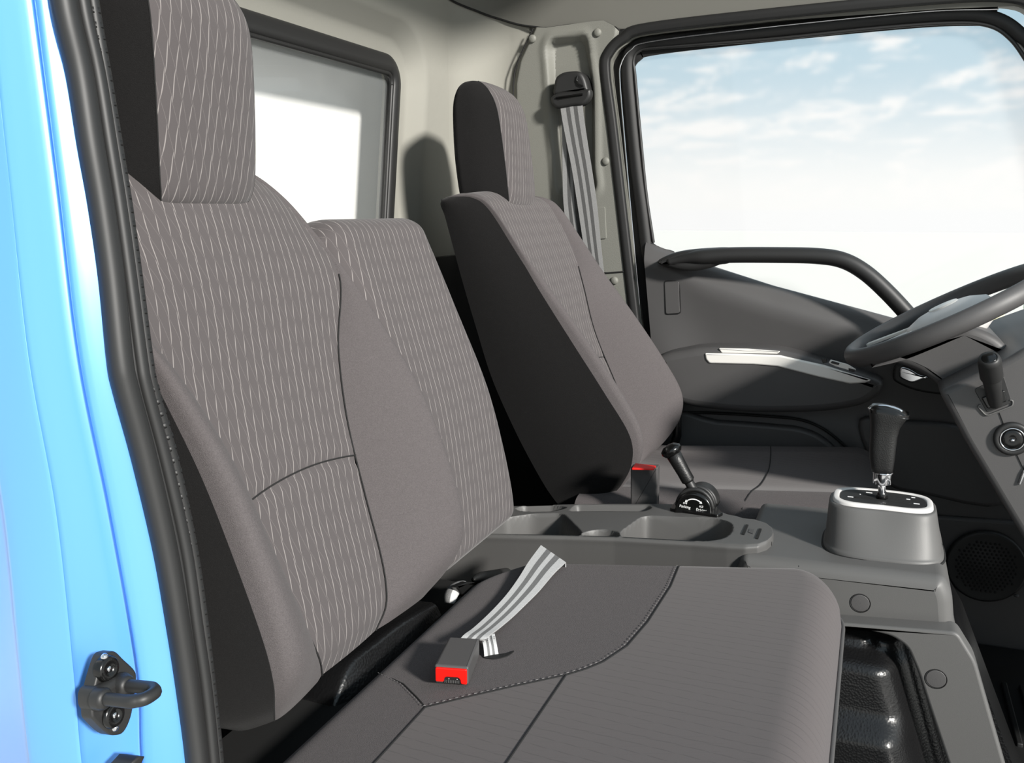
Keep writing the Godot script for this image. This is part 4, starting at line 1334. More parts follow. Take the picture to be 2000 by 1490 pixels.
# ---------- console tray ----------
func console() -> void:
	var o := thing("console_tray", "grey plastic console tray with open bins and cup holders beyond the bench cushion", "console", at(-0.4, -0.62, 1.6))
	var near := PackedVector2Array([Vector2(-0.80, 1.485), Vector2(-0.582, 1.492), Vector2(-0.49, 1.496), Vector2(-0.396, 1.497), Vector2(-0.26, 1.488), Vector2(-0.20, 1.481), Vector2(-0.17, 1.480), Vector2(-0.15, 1.487), Vector2(-0.138, 1.505), Vector2(-0.1325, 1.53)])
	var far := PackedVector2Array([Vector2(-0.80, 1.66), Vector2(-0.64, 1.675), Vector2(-0.55, 1.692), Vector2(-0.452, 1.703), Vector2(-0.351, 1.709), Vector2(-0.271, 1.704), Vector2(-0.247, 1.676), Vector2(-0.225, 1.652), Vector2(-0.203, 1.640), Vector2(-0.195, 1.632), Vector2(-0.172, 1.626), Vector2(-0.15, 1.606), Vector2(-0.138, 1.582), Vector2(-0.1325, 1.553)])
	var bins := [
		[soft(PackedVector2Array([Vector2(-0.5934, 1.6184), Vector2(-0.535, 1.6262), Vector2(-0.4705, 1.5293), Vector2(-0.4608, 1.5072), Vector2(-0.4685, 1.4895), Vector2(-0.6393, 1.4723), Vector2(-0.6407, 1.5884)]), 0.012), 0.07],
		[soft(PackedVector2Array([Vector2(-0.3915, 1.5224), Vector2(-0.3729, 1.6226), Vector2(-0.2338, 1.6183), Vector2(-0.2094, 1.5936), Vector2(-0.202, 1.5489), Vector2(-0.2112, 1.5127), Vector2(-0.2326, 1.4973), Vector2(-0.379, 1.4957)]), 0.016), 0.07],
		[disc2(-0.4243, 1.5023, 0.034), 0.055],
		[soft(PackedVector2Array([Vector2(-0.526, 1.6434), Vector2(-0.5254, 1.6844), Vector2(-0.3791, 1.6907), Vector2(-0.3723, 1.6744), Vector2(-0.3804, 1.654)]), 0.010), 0.016],
		[spl2(PackedVector2Array([Vector2(-0.6388, 1.6524), Vector2(-0.625, 1.6743), Vector2(-0.5932, 1.6835), Vector2(-0.5536, 1.6756), Vector2(-0.5428, 1.6625), Vector2(-0.5641, 1.6406), Vector2(-0.5994, 1.6347), Vector2(-0.6251, 1.6396)]), 4), 0.030]]
	var nx := 190
	var nr := 64
	var rows := []
	for i in nx + 1:
		var f := float(i) / nx
		var x := lerpf(-0.80, -0.1325, 1.0 - pow(1.0 - f, 1.15))
		var a := lut(near, x)
		var b := lut(far, x)
		var r := PackedVector3Array()
		var plane := -0.525 + 0.1 * x
		for k in [[0.016, -0.13], [0.012, -0.08], [0.006, -0.045], [0.003, -0.016], [0.0005, -0.007], [0.0, -0.004]]:
			r.append(at(x, plane + k[1] - 0.003, a + k[0]))
		for j in nr + 1:
			var rr := lerpf(a, b, float(j) / nr)
			var dy := 0.0
			for q in bins:
				var dd := psd(q[0], Vector2(x, rr))
				dd = maxf(dd, maxf(a + 0.009 - rr, rr - b + 0.006))
				dy = maxf(dy, q[1] * ss(0.001, -0.006, dd))
			var ed := minf(rr - a, b - rr)
			dy += 0.004 * ss(0.006, 0.0, ed)
			r.append(at(x, plane - dy, rr))
		for k in [[0.0, -0.005], [0.001, -0.016], [0.0, -0.07]]:
			r.append(at(x, plane + k[1] - 0.003, b + k[0]))
		rows.append(r)
	var end := PackedVector3Array()
	for v: Vector3 in rows[-1]:
		end.append(Vector3(v.x + 0.001, minf(v.y, 1.0) - 0.06, v.z))
	rows.append(end)
	part("tray", MB.new().grid(rows), M.plastic, o)
	# card slots at the front end
	for s in [PackedVector2Array([Vector2(-0.1838, 1.5872), Vector2(-0.1791, 1.5847), Vector2(-0.1791, 1.532), Vector2(-0.1845, 1.5341)]), PackedVector2Array([Vector2(-0.1588, 1.5668), Vector2(-0.1542, 1.5644), Vector2(-0.1541, 1.5132), Vector2(-0.1594, 1.5153)])]:
		var xf := flat(Vector3(1, 0.1, 0).normalized(), Vector3(0, 0, -1), Vector3(0, -0.525 + H + 0.0002, 0))
		part("card_slot", MB.new().prism(soft(s, 0.001), 0.0012, 0.0, xf), M.matt_black, o)
	var mk := MB.new()
	mk.prism(soft(PackedVector2Array([Vector2(-0.175, 1.5459), Vector2(-0.1749, 1.5653), Vector2(-0.1657, 1.5606), Vector2(-0.1656, 1.5387)]), 0.001), 0.0009, 0.0003, flat(Vector3(1, 0.1, 0).normalized(), Vector3(0, 0, -1), Vector3(0, -0.525 + H, 0)))
	part("embossed_mark", mk, M.plastic_dark, o)
	brake()

func brake() -> void:
	var c := Vector3(-0.2865, 0.5033, -1.648)
	var o := thing("parking_brake", "black parking brake lever on a round mount marked Parking and Driving, set in the console", "brake lever", c)
	part("base_frame", MB.new().prism(soft(PackedVector2Array([Vector2(-0.3343, 1.6575), Vector2(-0.3324, 1.7146), Vector2(-0.2591, 1.6988), Vector2(-0.2309, 1.6396), Vector2(-0.2394, 1.6235)]), 0.006), 0.006, 0.002, flat(Vector3(1, 0.1, 0).normalized(), Vector3(0, 0, -1), Vector3(0, -0.5255 + H, 0))), M.gloss_black, o)
	var dome := PackedVector2Array()
	for k in 19:
		var a := PI * k / 18.0
		dome.append(Vector2(c.x + cos(a) * 0.034, c.y + sin(a) * 0.032))
	dome.append(Vector2(c.x - 0.036, c.y - 0.012))
	dome.append(Vector2(c.x + 0.036, c.y - 0.012))
	var m := part("mount", MB.new().prism(dome, 0.030, 0.004, Transform3D(Basis(), Vector3(0, 0, c.z - 0.030))), M.gloss_black, o)
	for k in [[0.036, 0.002], [0.014, 0.006]]:
		var ring := PackedVector3Array()
		for i in 15:
			var a := PI * i / 14.0
			ring.append(Vector3(c.x + cos(a) * (0.031 + k[1] * 0.3), c.y + sin(a) * (0.033 + k[1] * 0.3), c.z - k[0]))
		part("rim", MB.new().tube(ring, 0.004, 8), M.plastic_deep, m)
	var drum := PackedVector2Array()
	for k in 19:
		var a := PI * k / 18.0
		drum.append(Vector2(c.x + 0.006 + cos(a) * 0.033, c.y + sin(a) * 0.036))
	part("drum", MB.new().prism(drum, 0.03, 0.005, Transform3D(Basis(), Vector3(0, 0, c.z - 0.066))), M.plastic_deep, m)
	# printed double arrow and words
	var ink := MB.new()
	var arc := PackedVector3Array()
	for i in 9:
		var a := PI * (0.26 + 0.48 * i / 8.0)
		arc.append(Vector3(c.x + cos(a) * 0.018, c.y + sin(a) * 0.016 + 0.004, c.z + 0.0003))
	ink.tube(arc, 0.0011, 6)
	for s in [0, 8]:
		var d: Vector3 = (arc[s] - arc[1 if s == 0 else 7]).normalized()
		var n := Vector3(-d.y, d.x, 0)
		var tri := PackedVector2Array()
		for q: Vector3 in [arc[s] + n * 0.0028, arc[s] - n * 0.0028, arc[s] + d * 0.0045]:
			tri.append(Vector2(q.x, q.y))
		ink.prism(tri, 0.0006, 0.0, Transform3D(Basis(), Vector3(0, 0, c.z)))
	words(ink, "Parking", 0.0062, Transform3D(Basis(Vector3(0, 0, 1), -0.08), c + Vector3(-0.0155, 0.0035, 0.0004)))
	words(ink, "Driving", 0.0062, Transform3D(Basis(Vector3(0, 0, 1), -0.08), c + Vector3(0.0150, 0.0005, 0.0004)))
	# the two short words above them are syllable blocks of straight strokes
	var hangul := func(x: float, y: float, second: bool) -> void:
		var bars := [[0, 2, 3, 2], [0.2, 0.9, 1.5, 2], [1.5, 2, 2.8, 0.9], [-0.2, 0.2, 3.2, 0.2], [1.5, 0.2, 1.5, -1], [4.3, 2.4, 5.7, 2.4], [4, 1.6, 6, 1.6], [6.7, 2.8, 6.7, -0.8], [6.7, 1.1, 7.6, 1.1]]
		if second:
			bars += [[4.4, 0.0, 5.6, 0.0], [4.4, 0.0, 4.4, -1.0], [5.6, 0.0, 5.6, -1.0], [4.4, -1.0, 5.6, -1.0]]
		else:
			bars += [[4.1, 0.0, 5.0, 1.4], [5.0, 1.4, 6.0, 0.0]]
		for b in bars:
			ink.tube(PackedVector3Array([Vector3(c.x + x + b[0] * 0.00095, c.y + y + b[1] * 0.0011, c.z + 0.0004), Vector3(c.x + x + b[2] * 0.00095, c.y + y + b[3] * 0.0011, c.z + 0.0004)]), 0.0003, 5)
	hangul.call(-0.0190, 0.0095, false)
	hangul.call(0.0110, 0.0065, true)
	part("printed_marks", ink, M.ink, m, "white double arrow with the words Parking and Driving")
	# lever
	var a0 := Vector3(-0.2852, 0.5167, -1.68)
	var a1 := Vector3(-0.3037, 0.5488, -1.68)
	var a2 := Vector3(-0.3325, 0.5958, -1.68)
	var lv := part("lever", MB.new().tube(PackedVector3Array([a0, a1]), 0.009, 12), M.plastic_deep, o)
	var dir := (a2 - a1).normalized()
	part("grip", MB.new().tube(PackedVector3Array([a1 - dir * 0.004, a1, a1.lerp(a2, 0.3), a1.lerp(a2, 0.7), a2]), [0.009, 0.0125, 0.0125, 0.0135, 0.0145], 14), M.leather, lv)
	part("release_knob", MB.new().lathe([Vector2(0.0004, 0.014), Vector2(0.012, 0.012), Vector2(0.0195, 0.006), Vector2(0.0205, 0.0), Vector2(0.017, -0.006), Vector2(0.010, -0.010), Vector2(0.0004, -0.011)], 24, flat(dir.cross(Vector3(0, 0, 1)).normalized(), dir, a2 + dir * 0.008)), M.gloss_black, lv)
	part("lever_bolt", MB.new().ball(a0 + Vector3(0.006, 0.012, 0.006), Vector3(0.004, 0.004, 0.004), 6), M.chrome, lv)

# ---------- gear shifter ----------
func shifter() -> void:
	var o := thing("gear_shifter", "automatic gear shifter on a grey pedestal with a silver bezel", "gear shifter", at(0.036, -0.55, 1.6))
	var loop := func(cx: float, cr: float, hx: float, hr: float, y: float, pinch: float) -> PackedVector3Array:
		var r := PackedVector3Array()
		for k in 72:
			var a := TAU * k / 72.0
			var c := cos(a)
			var s := sin(a)
			var m := pow(pow(absf(c), 3.4) + pow(absf(s), 3.4), -1.0 / 3.4)
			var x := c * m
			var q := s * m
			q *= 1.0 - pinch * pow(cos(x * PI / 2), 2) * (1.0 if q < 0 else -0.5)
			r.append(at(cx + x * hx, y, cr + q * hr))
		return r
	var rows := []
	for e in [[0.040, 1.597, 0.0935, 0.086, -0.556], [0.040, 1.597, 0.0935, 0.086, -0.549], [0.040, 1.597, 0.0915, 0.083, -0.546], [0.0395, 1.597, 0.0905, 0.080, -0.543], [0.039, 1.598, 0.0893, 0.0755, -0.53], [0.037, 1.60, 0.0868, 0.068, -0.51], [0.0355, 1.60, 0.0845, 0.062, -0.492], [0.035, 1.60, 0.0835, 0.059, -0.484], [0.035, 1.60, 0.0825, 0.057, -0.4805], [0.035, 1.60, 0.080, 0.0545, -0.4785]]:
		rows.append(loop.call(e[0], e[1], e[2], e[3], e[4], 0.10 * ss(-0.54, -0.48, e[4])))
	rows.append(loop.call(0.035, 1.60, 0.001, 0.001, -0.4785, 0.0))
	part("pedestal", MB.new().grid(rows, true), M.plastic, o)
	var low := MB.new()
	var base: PackedVector3Array = loop.call(0.040, 1.597, 0.0945, 0.087, -0.5535, 0.0)
	base.append(base[0])
	low.tube(base, 0.0022, 6)
	part("pedestal_joint", low, M.matt_black, o)
	rows = []
	for e in [[0.078, 0.052, -0.4785], [0.0775, 0.0515, -0.4745], [0.0755, 0.0495, -0.4725], [0.0690, 0.0435, -0.4725], [0.0675, 0.042, -0.4745], [0.0675, 0.042, -0.4785]]:
		rows.append(loop.call(0.035, 1.60, e[0], e[1], e[2], 0.10))
	part("bezel", MB.new().grid(rows, true), M.silver, o, "satin silver bezel")
	rows = [loop.call(0.035, 1.60, 0.0665, 0.041, -0.4785, 0.10), loop.call(0.035, 1.60, 0.0665, 0.041, -0.4742, 0.10), loop.call(0.035, 1.60, 0.0655, 0.040, -0.4734, 0.10), loop.call(0.035, 1.60, 0.001, 0.001, -0.4734, 0.0)]
	var plate := part("gate_plate", MB.new().grid(rows, true), M.plastic_deep, o)
	for s in [box2(0.035, 1.592, 0.044, 0.0045, 0.004), box2(0.038, 1.612, 0.034, 0.004, 0.004), box2(0.033, 1.602, 0.008, 0.010, 0.003)]:
		part("gate_slot", MB.new().prism(s, 0.0008, 0.0, lying(-0.4736)), M.matt_black, plate)
	for s in [box2(-0.015, 1.590, 0.0045, 0.0015, 0.0005), box2(0.087, 1.590, 0.0045, 0.0017, 0.0005), box2(0.014, 1.626, 0.005, 0.0016, 0.0005), box2(0.075, 1.611, 0.003, 0.0012, 0.0004), box2(0.083, 1.624, 0.003, 0.0010, 0.0004), box2(0.0, 1.611, 0.001, 0.0014, 0.0003)]:
		part("gate_mark", MB.new().prism(s, 0.0006, 0.0, lying(-0.4735)), M.ink, plate)
	var stem := part("lever_stem", MB.new().tube(PackedVector3Array([at(0.034, -0.478, 1.60), at(0.033, -0.455, 1.60), at(0.0325, -0.44, 1.60)]), [0.0055, 0.006, 0.008], 16), M.chrome, o)
	part("stem_boot", MB.new().tube(PackedVector3Array([at(0.034, -0.474, 1.602), at(0.0335, -0.462, 1.602)]), [0.010, 0.007], 14), M.gloss_black, stem)
	part("collar", MB.new().lathe([Vector2(0.009, 0.0), Vector2(0.0145, 0.002), Vector2(0.0150, 0.018), Vector2(0.0162, 0.020), Vector2(0.0160, 0.023), Vector2(0.009, 0.024)], 28, flat(Vector3(1, 0, 0), Vector3(0, 1, 0), at(0.0325, -0.449, 1.60))), M.chrome, stem, "polished chrome collar")
	rows = []
	for e in [[0.031, 0.012, 0.012, -0.428], [0.031, 0.0165, 0.0165, -0.426], [0.0305, 0.0178, 0.0178, -0.418], [0.0295, 0.0198, 0.0198, -0.402], [0.0292, 0.0205, 0.0203, -0.385], [0.0295, 0.0212, 0.0205, -0.365], [0.0305, 0.0228, 0.021, -0.350], [0.0330, 0.0265, 0.022, -0.339], [0.0350, 0.0300, 0.023, -0.331], [0.0352, 0.0310, 0.023, -0.326]]:
		rows.append(loop.call(e[0], 1.60, e[1], e[2], e[3], 0.0))
	part("knob", MB.new().grid(rows, true), M.leather, stem, "black leather shift knob")
	rows = []
	for e in [[0.0352, 0.0310, 0.023, -0.326], [0.0345, 0.0305, 0.0228, -0.3225], [0.0325, 0.0275, 0.021, -0.3180], [0.0300, 0.0215, 0.017, -0.3145], [0.0280, 0.012, 0.010, -0.3130], [0.027, 0.001, 0.001, -0.3126]]:
		var r: PackedVector3Array = loop.call(e[0], 1.60, e[1], e[2], e[3], 0.0)
		for k in r.size():
			r[k].y -= 0.20 * maxf(0.0, r[k].x - 0.030)
		rows.append(r)
	part("knob_top", MB.new().grid(rows, true), M.gloss_black, stem, "shiny knob top")
	var arc := PackedVector3Array()
	for i in 12:
		var a := lerpf(2.9, 0.5, i / 11.0)
		arc.append(at(0.030 + 0.027 * cos(a), -0.3235 + 0.009 * sin(a) - 0.12 * maxf(0.0, 0.027 * cos(a)), 1.5905))
	part("knob_trim", MB.new().tube(arc, 0.0032, 8), M.chrome, stem)

# ---------- passenger footwell ----------
func footwell() -> void:
	var o := thing("floor_mat", "glossy black grained vinyl floor covering bulging up beside the grey engine cover", "floor mat", at(0.05, -1.05, 1.42))
	var rows := []
	for i in 71:
		var y := lerpf(-0.60, -1.04, i / 70.0)
		var r := PackedVector3Array()
		for j in 71:
			var x := lerpf(-0.22, lut(PackedVector2Array([Vector2(0.62, 0.12), Vector2(0.70, 0.155), Vector2(0.82, 0.20), Vector2(1.05, 0.285)]), -y), j / 70.0)
			var edge := 0.072 + 0.32 * maxf(0.0, -0.66 - y)
			var in_x := ss(edge + 0.035, edge - 0.030, x)
			var q := 1.505
			q -= 0.045 * in_x * ss(-0.640, -0.665, y)                          # shelf under the ledge
			q -= 0.040 * ss(edge + 0.02, edge - 0.05, x) * ss(-0.675, -0.700, y)   # body of the bulge
			q -= 0.035 * ss(edge - 0.005, edge - 0.06, x) * ss(-0.765, -0.800, y)  # lower dome
			q += 0.012 * ss(0.030, 0.015, x) * ss(-0.625, -0.64, y) * ss(-0.672, -0.655, y)
			q += 0.010 * exp(-pow((x - 0.030) / 0.008, 2)) * ss(-0.685, -0.665, y) * ss(-0.630, -0.645, y)
			q -= 0.010 * exp(-pow((x - edge - 0.012) / 0.006, 2)) * ss(-0.66, -0.70, y)
			q -= 0.006 * exp(-pow((x - edge - 0.034) / 0.006, 2)) * ss(-0.66, -0.70, y)
			r.append(at(x, y, q))
		rows.append(r)
	part("side_cover", MB.new().grid(rows), M.vinyl, o)
	var fl := []
	for i in 21:
		var r := PackedVector3Array()
		for j in 31:
			var z := lerpf(0.66, 1.44, j / 30.0)
			r.append(at(lerpf(-0.1, 0.75, i / 20.0), -1.035, z))
		fl.append(r)
	part("mat", MB.new().grid(fl), M.vinyl, o)
	var l := thing("seat_latch", "black latch with a bright hook below the front corner of the bench cushion", "latch", Vector3(-0.0156, 0.3595, -1.47))
	part("latch_body", MB.new().prism(soft(PackedVector2Array([Vector2(-0.0392, 0.364), Vector2(-0.0148, 0.372), Vector2(-0.0021, 0.3655), Vector2(0, 0.3571), Vector2(-0.0071, 0.347), Vector2(-0.0394, 0.3391)]), 0.004), 0.022, 0.004, facing(1.50)), M.gloss_black, l)
	part("latch_hook", MB.new().tube(PackedVector3Array([Vector3(-0.0135, 0.3497, -1.473), Vector3(-0.007, 0.3562, -1.473), Vector3(-0.0027, 0.3614, -1.473)]), 0.0022, 8), M.chrome, l)
	part("latch_plate", MB.new().prism(soft(PackedVector2Array([Vector2(-0.0409, 0.3388), Vector2(0.0111, 0.3521), Vector2(0.0153, 0.3336), Vector2(-0.0398, 0.3194)]), 0.004), 0.010, 0.003, facing(1.485)), M.vinyl, l)
	# driver's footwell
	var fm := thing("driver_floor_mat", "black ribbed rubber mat in the dark driver's footwell", "floor mat", at(0.5, -1.05, 2.0))
	part("mat", MB.new().prism(soft(PackedVector2Array([Vector2(0.06, 1.79), Vector2(0.95, 1.79), Vector2(0.95, 2.36), Vector2(0.06, 2.36)]), 0.04), 0.012, 0.004, lying(-1.05)), M.rubber_matt, fm)
	for i in 16:
		part("rib", MB.new().prism(box2(0.22 + i * 0.035, 2.03, 0.006, 0.13, 0.004), 0.008, 0.003, lying(-1.038)), M.rubber_matt, fm)
	var sp := thing("sill_plate", "dark metal sill plate along the foot of the driver's door", "sill plate", at(0.4, -0.93, 2.36))
	part("plate", MB.new().prism(soft(PackedVector2Array([Vector2(0.0, 0.0), Vector2(0.9, 0.0), Vector2(0.9, 0.03), Vector2(0.0, 0.03)]), 0.006), 0.06, 0.003, flat(Vector3(1, 0, 0), Vector3(0, 0, 1), at(0.02, -0.90, 2.40))), M.gloss_black, sp)
	for i in 2:
		part("screw", MB.new().ball(at(0.36 + 0.05 * i, -0.897, 2.345), Vector3(0.006, 0.004, 0.006), 6), M.plastic_dark, sp)

# ---------- dashboard, column, wheel ----------
func dashboard() -> void:
	var o := thing("dashboard", "dark grey lower dashboard and column shroud at the right edge under the steering wheel", "dashboard", at(0.25, -0.45, 1.95))
	var hood := spl2(PackedVector2Array([Vector2(-0.008, 0.7571), Vector2(0.0551, 0.7789), Vector2(0.1156, 0.8098), Vector2(0.1576, 0.8322), Vector2(0.1852, 0.8316), Vector2(0.2172, 0.8169), Vector2(0.2391, 0.797), Vector2(0.2443, 0.7858), Vector2(0.215, 0.7629), Vector2(0.1659, 0.7304), Vector2(0.1325, 0.7062), Vector2(0.1271, 0.7188), Vector2(0.0893, 0.7441), Vector2(0.0438, 0.7583)]), 4)
	part("instrument_hood", MB.new().prism(hood, 0.40, 0.014, facing(2.305)), M.plastic_dark, o)
	var low := soft(PackedVector2Array([Vector2(0.12, 0.7267), Vector2(0.1407, 0.7404), Vector2(0.2287, 0.7975), Vector2(0.2478, 0.8139), Vector2(0.3363, 0.8538), Vector2(0.6028, 0.8661), Vector2(0.6956, 0.1169), Vector2(0.4697, 0.1432), Vector2(0.3166, 0.4101), Vector2(0.2742, 0.4757), Vector2(0.1696, 0.64)]), 0.012)
	var lp := part("lower_panel", MB.new().prism(low, 0.46, 0.012, facing(2.26)), M.plastic_dark, o)
	var hole := soft(PackedVector2Array([Vector2(0.1758, 0.7363), Vector2(0.2204, 0.7651), Vector2(0.2382, 0.7169), Vector2(0.2005, 0.6954)]), 0.006)
	part("stalk_recess", MB.new().prism(hole, 0.003, 0.001, facing(1.801)), M.plastic_deep, lp)
	var rim := PackedVector3Array()
	for q in soft(PackedVector2Array([Vector2(0.1831, 0.7071), Vector2(0.1993, 0.6897), Vector2(0.2395, 0.7115), Vector2(0.2385, 0.7224)]), 0.006):
		rim.append(at(q.x, q.y - H, 1.798))
	part("recess_rim", MB.new().tube(rim, 0.0016, 6), M.plastic, lp)
	part("switch_block", MB.new().prism(soft(PackedVector2Array([Vector2(0.1883, 0.7224), Vector2(0.2231, 0.7397), Vector2(0.2296, 0.72), Vector2(0.2005, 0.703)]), 0.004), 0.006, 0.002, facing(1.799)), M.gloss_black, lp)
	# ignition lock
	var c := Vector3(0.2434, 0.6525, -1.796)
	var xf := flat(Vector3(1, 0, 0), Vector3(0, 0, 1), c)
	var ig := part("ignition_lock", MB.new().lathe([Vector2(0.030, -0.004), Vector2(0.030, 0.002), Vector2(0.027, 0.005), Vector2(0.0215, 0.005), Vector2(0.0215, 0.002), Vector2(0.0004, 0.002)], 36, xf), M.plastic_deep, lp)
	var ring := PackedVector3Array()
	for k in 37:
		ring.append(c + Vector3(cos(TAU * k / 36) * 0.0195, sin(TAU * k / 36) * 0.0195, 0.005))
	part("lock_ring", MB.new().tube(ring, 0.0014, 6), M.chrome, ig)
	part("lock_barrel", MB.new().lathe([Vector2(0.017, 0.0), Vector2(0.016, 0.006), Vector2(0.006, 0.003), Vector2(0.0004, 0.003)], 28, xf), M.gloss_black, ig)
	part("key_slot", MB.new().ball(c + Vector3(0, -0.002, 0.004), Vector3(0.004, 0.003, 0.003), 6), M.chrome, ig)
	part("panel_joint", MB.new().tube(PackedVector3Array([Vector3(0.2197, 0.6971, -1.799), Vector3(0.2298, 0.6738, -1.799), Vector3(0.2525, 0.6265, -1.799), Vector3(0.2662, 0.5997, -1.799), Vector3(0.277, 0.5774, -1.799)]), 0.0009, 5), M.matt_black, lp)
	part("knee_ring", MB.new().tube(PackedVector3Array([Vector3(0.2628, 0.5716, -1.797), Vector3(0.2667, 0.5909, -1.797), Vector3(0.2726, 0.6056, -1.797), Vector3(0.2895, 0.612, -1.797)]), 0.003, 8), M.chrome, lp)
	# wiper stalk
	var s := thing("wiper_stalk", "black wiper stalk with a round end button standing out of the column shroud", "stalk", Vector3(0.2105, 0.711, -1.8))
	var b := Vector3(0.212, 0.713, -1.8)
	var t := Vector3(0.1873, 0.8036, -1.725)
	var dir := (t - b).normalized()
	part("arm", MB.new().tube(PackedVector3Array([b, b.lerp(t, 0.35), b.lerp(t, 0.62)]), [0.012, 0.0135, 0.0165], 18), M.plastic_deep, s)
	var sx := flat(dir.cross(Vector3(0, 0, 1)).normalized(), dir, b.lerp(t, 0.60))
	var ln := b.distance_to(t) * 0.42
	part("end_knob", MB.new().lathe([Vector2(0.0165, 0.0), Vector2(0.0185, 0.002), Vector2(0.0185, ln * 0.8), Vector2(0.0165, ln * 0.95), Vector2(0.013, ln), Vector2(0.012, ln - 0.001)], 28, sx), M.plastic_deep, s)
	part("end_button", MB.new().lathe([Vector2(0.0118, ln - 0.002), Vector2(0.0112, ln + 0.0005), Vector2(0.0004, ln + 0.001)], 24, sx), M.gloss_black, s)
	# wheel
	var ctr := at(0.139, -0.206, 2.04)
	var w := thing("steering_wheel", "dark grey steering wheel with a silver hub, cut off by the right edge", "steering wheel", ctr)
	var wx := Vector3(cos(deg_to_rad(28.5)), sin(deg_to_rad(28.5)), 0)
	var wz := Vector3(0, 0, -1)
	var wn := wz.cross(wx).normalized()
	if wn.y < 0:
		wn = -wn
	var rimp := PackedVector3Array()
	var n := 96
	var rows := []
	for k in n + 1:
		var a := TAU * k / n
		var d := wx * cos(a) + wz * sin(a)
		var r := PackedVector3Array()
		for q in 16:
			var g := TAU * q / 16
			r.append(ctr + d * (0.198 + 0.0155 * cos(g)) + wn * 0.0195 * sin(g))
		rows.append(r)
	part("rim", MB.new().grid(rows, true), M.plastic_dark, w)
	var hub := part("hub", MB.new().lathe([Vector2(0.055, -0.055), Vector2(0.085, -0.035), Vector2(0.088, -0.012), Vector2(0.080, 0.004), Vector2(0.055, 0.014), Vector2(0.025, 0.019), Vector2(0.0004, 0.020)], 36, flat(wx, wn, ctr)), M.silver, w, "pale silver hub")
	part("hub_badge", MB.new().lathe([Vector2(0.030, 0.0165), Vector2(0.028, 0.021), Vector2(0.0004, 0.022)], 30, flat(wx, wn, ctr)), M.satin, hub)
	for a in [PI, PI / 2, -PI / 2]:
		var d := wx * cos(a) + wz * sin(a)
		var e := d.cross(wn)
		part("spoke", MB.new().prism(soft(PackedVector2Array([Vector2(0.05, -0.036), Vector2(0.12, -0.022), Vector2(0.186, -0.030), Vector2(0.186, 0.030), Vector2(0.12, 0.022), Vector2(0.05, 0.036)]), 0.01), 0.012, 0.005, Transform3D(Basis(d, -e if d.cross(-e).dot(wn) > 0 else e, wn), ctr - wn * 0.014)), M.silver, w, "silver spoke")
	for a in [PI * 0.86, PI * 1.14]:
		var d := wx * cos(a) + wz * sin(a)
		var e := d.cross(wn)
		part("spoke_trim", MB.new().prism(soft(PackedVector2Array([Vector2(0.06, -0.004), Vector2(0.186, -0.008), Vector2(0.186, 0.008), Vector2(0.06, 0.004)]), 0.003), 0.006, 0.002, Transform3D(Basis(d, -e if d.cross(-e).dot(wn) > 0 else e, wn), ctr - wn * 0.004)), M.satin, w)
	part("column", MB.new().tube(PackedVector3Array([ctr - wn * 0.02, ctr - wn * 0.10]), [0.045, 0.05], 24), M.plastic_dark, w)

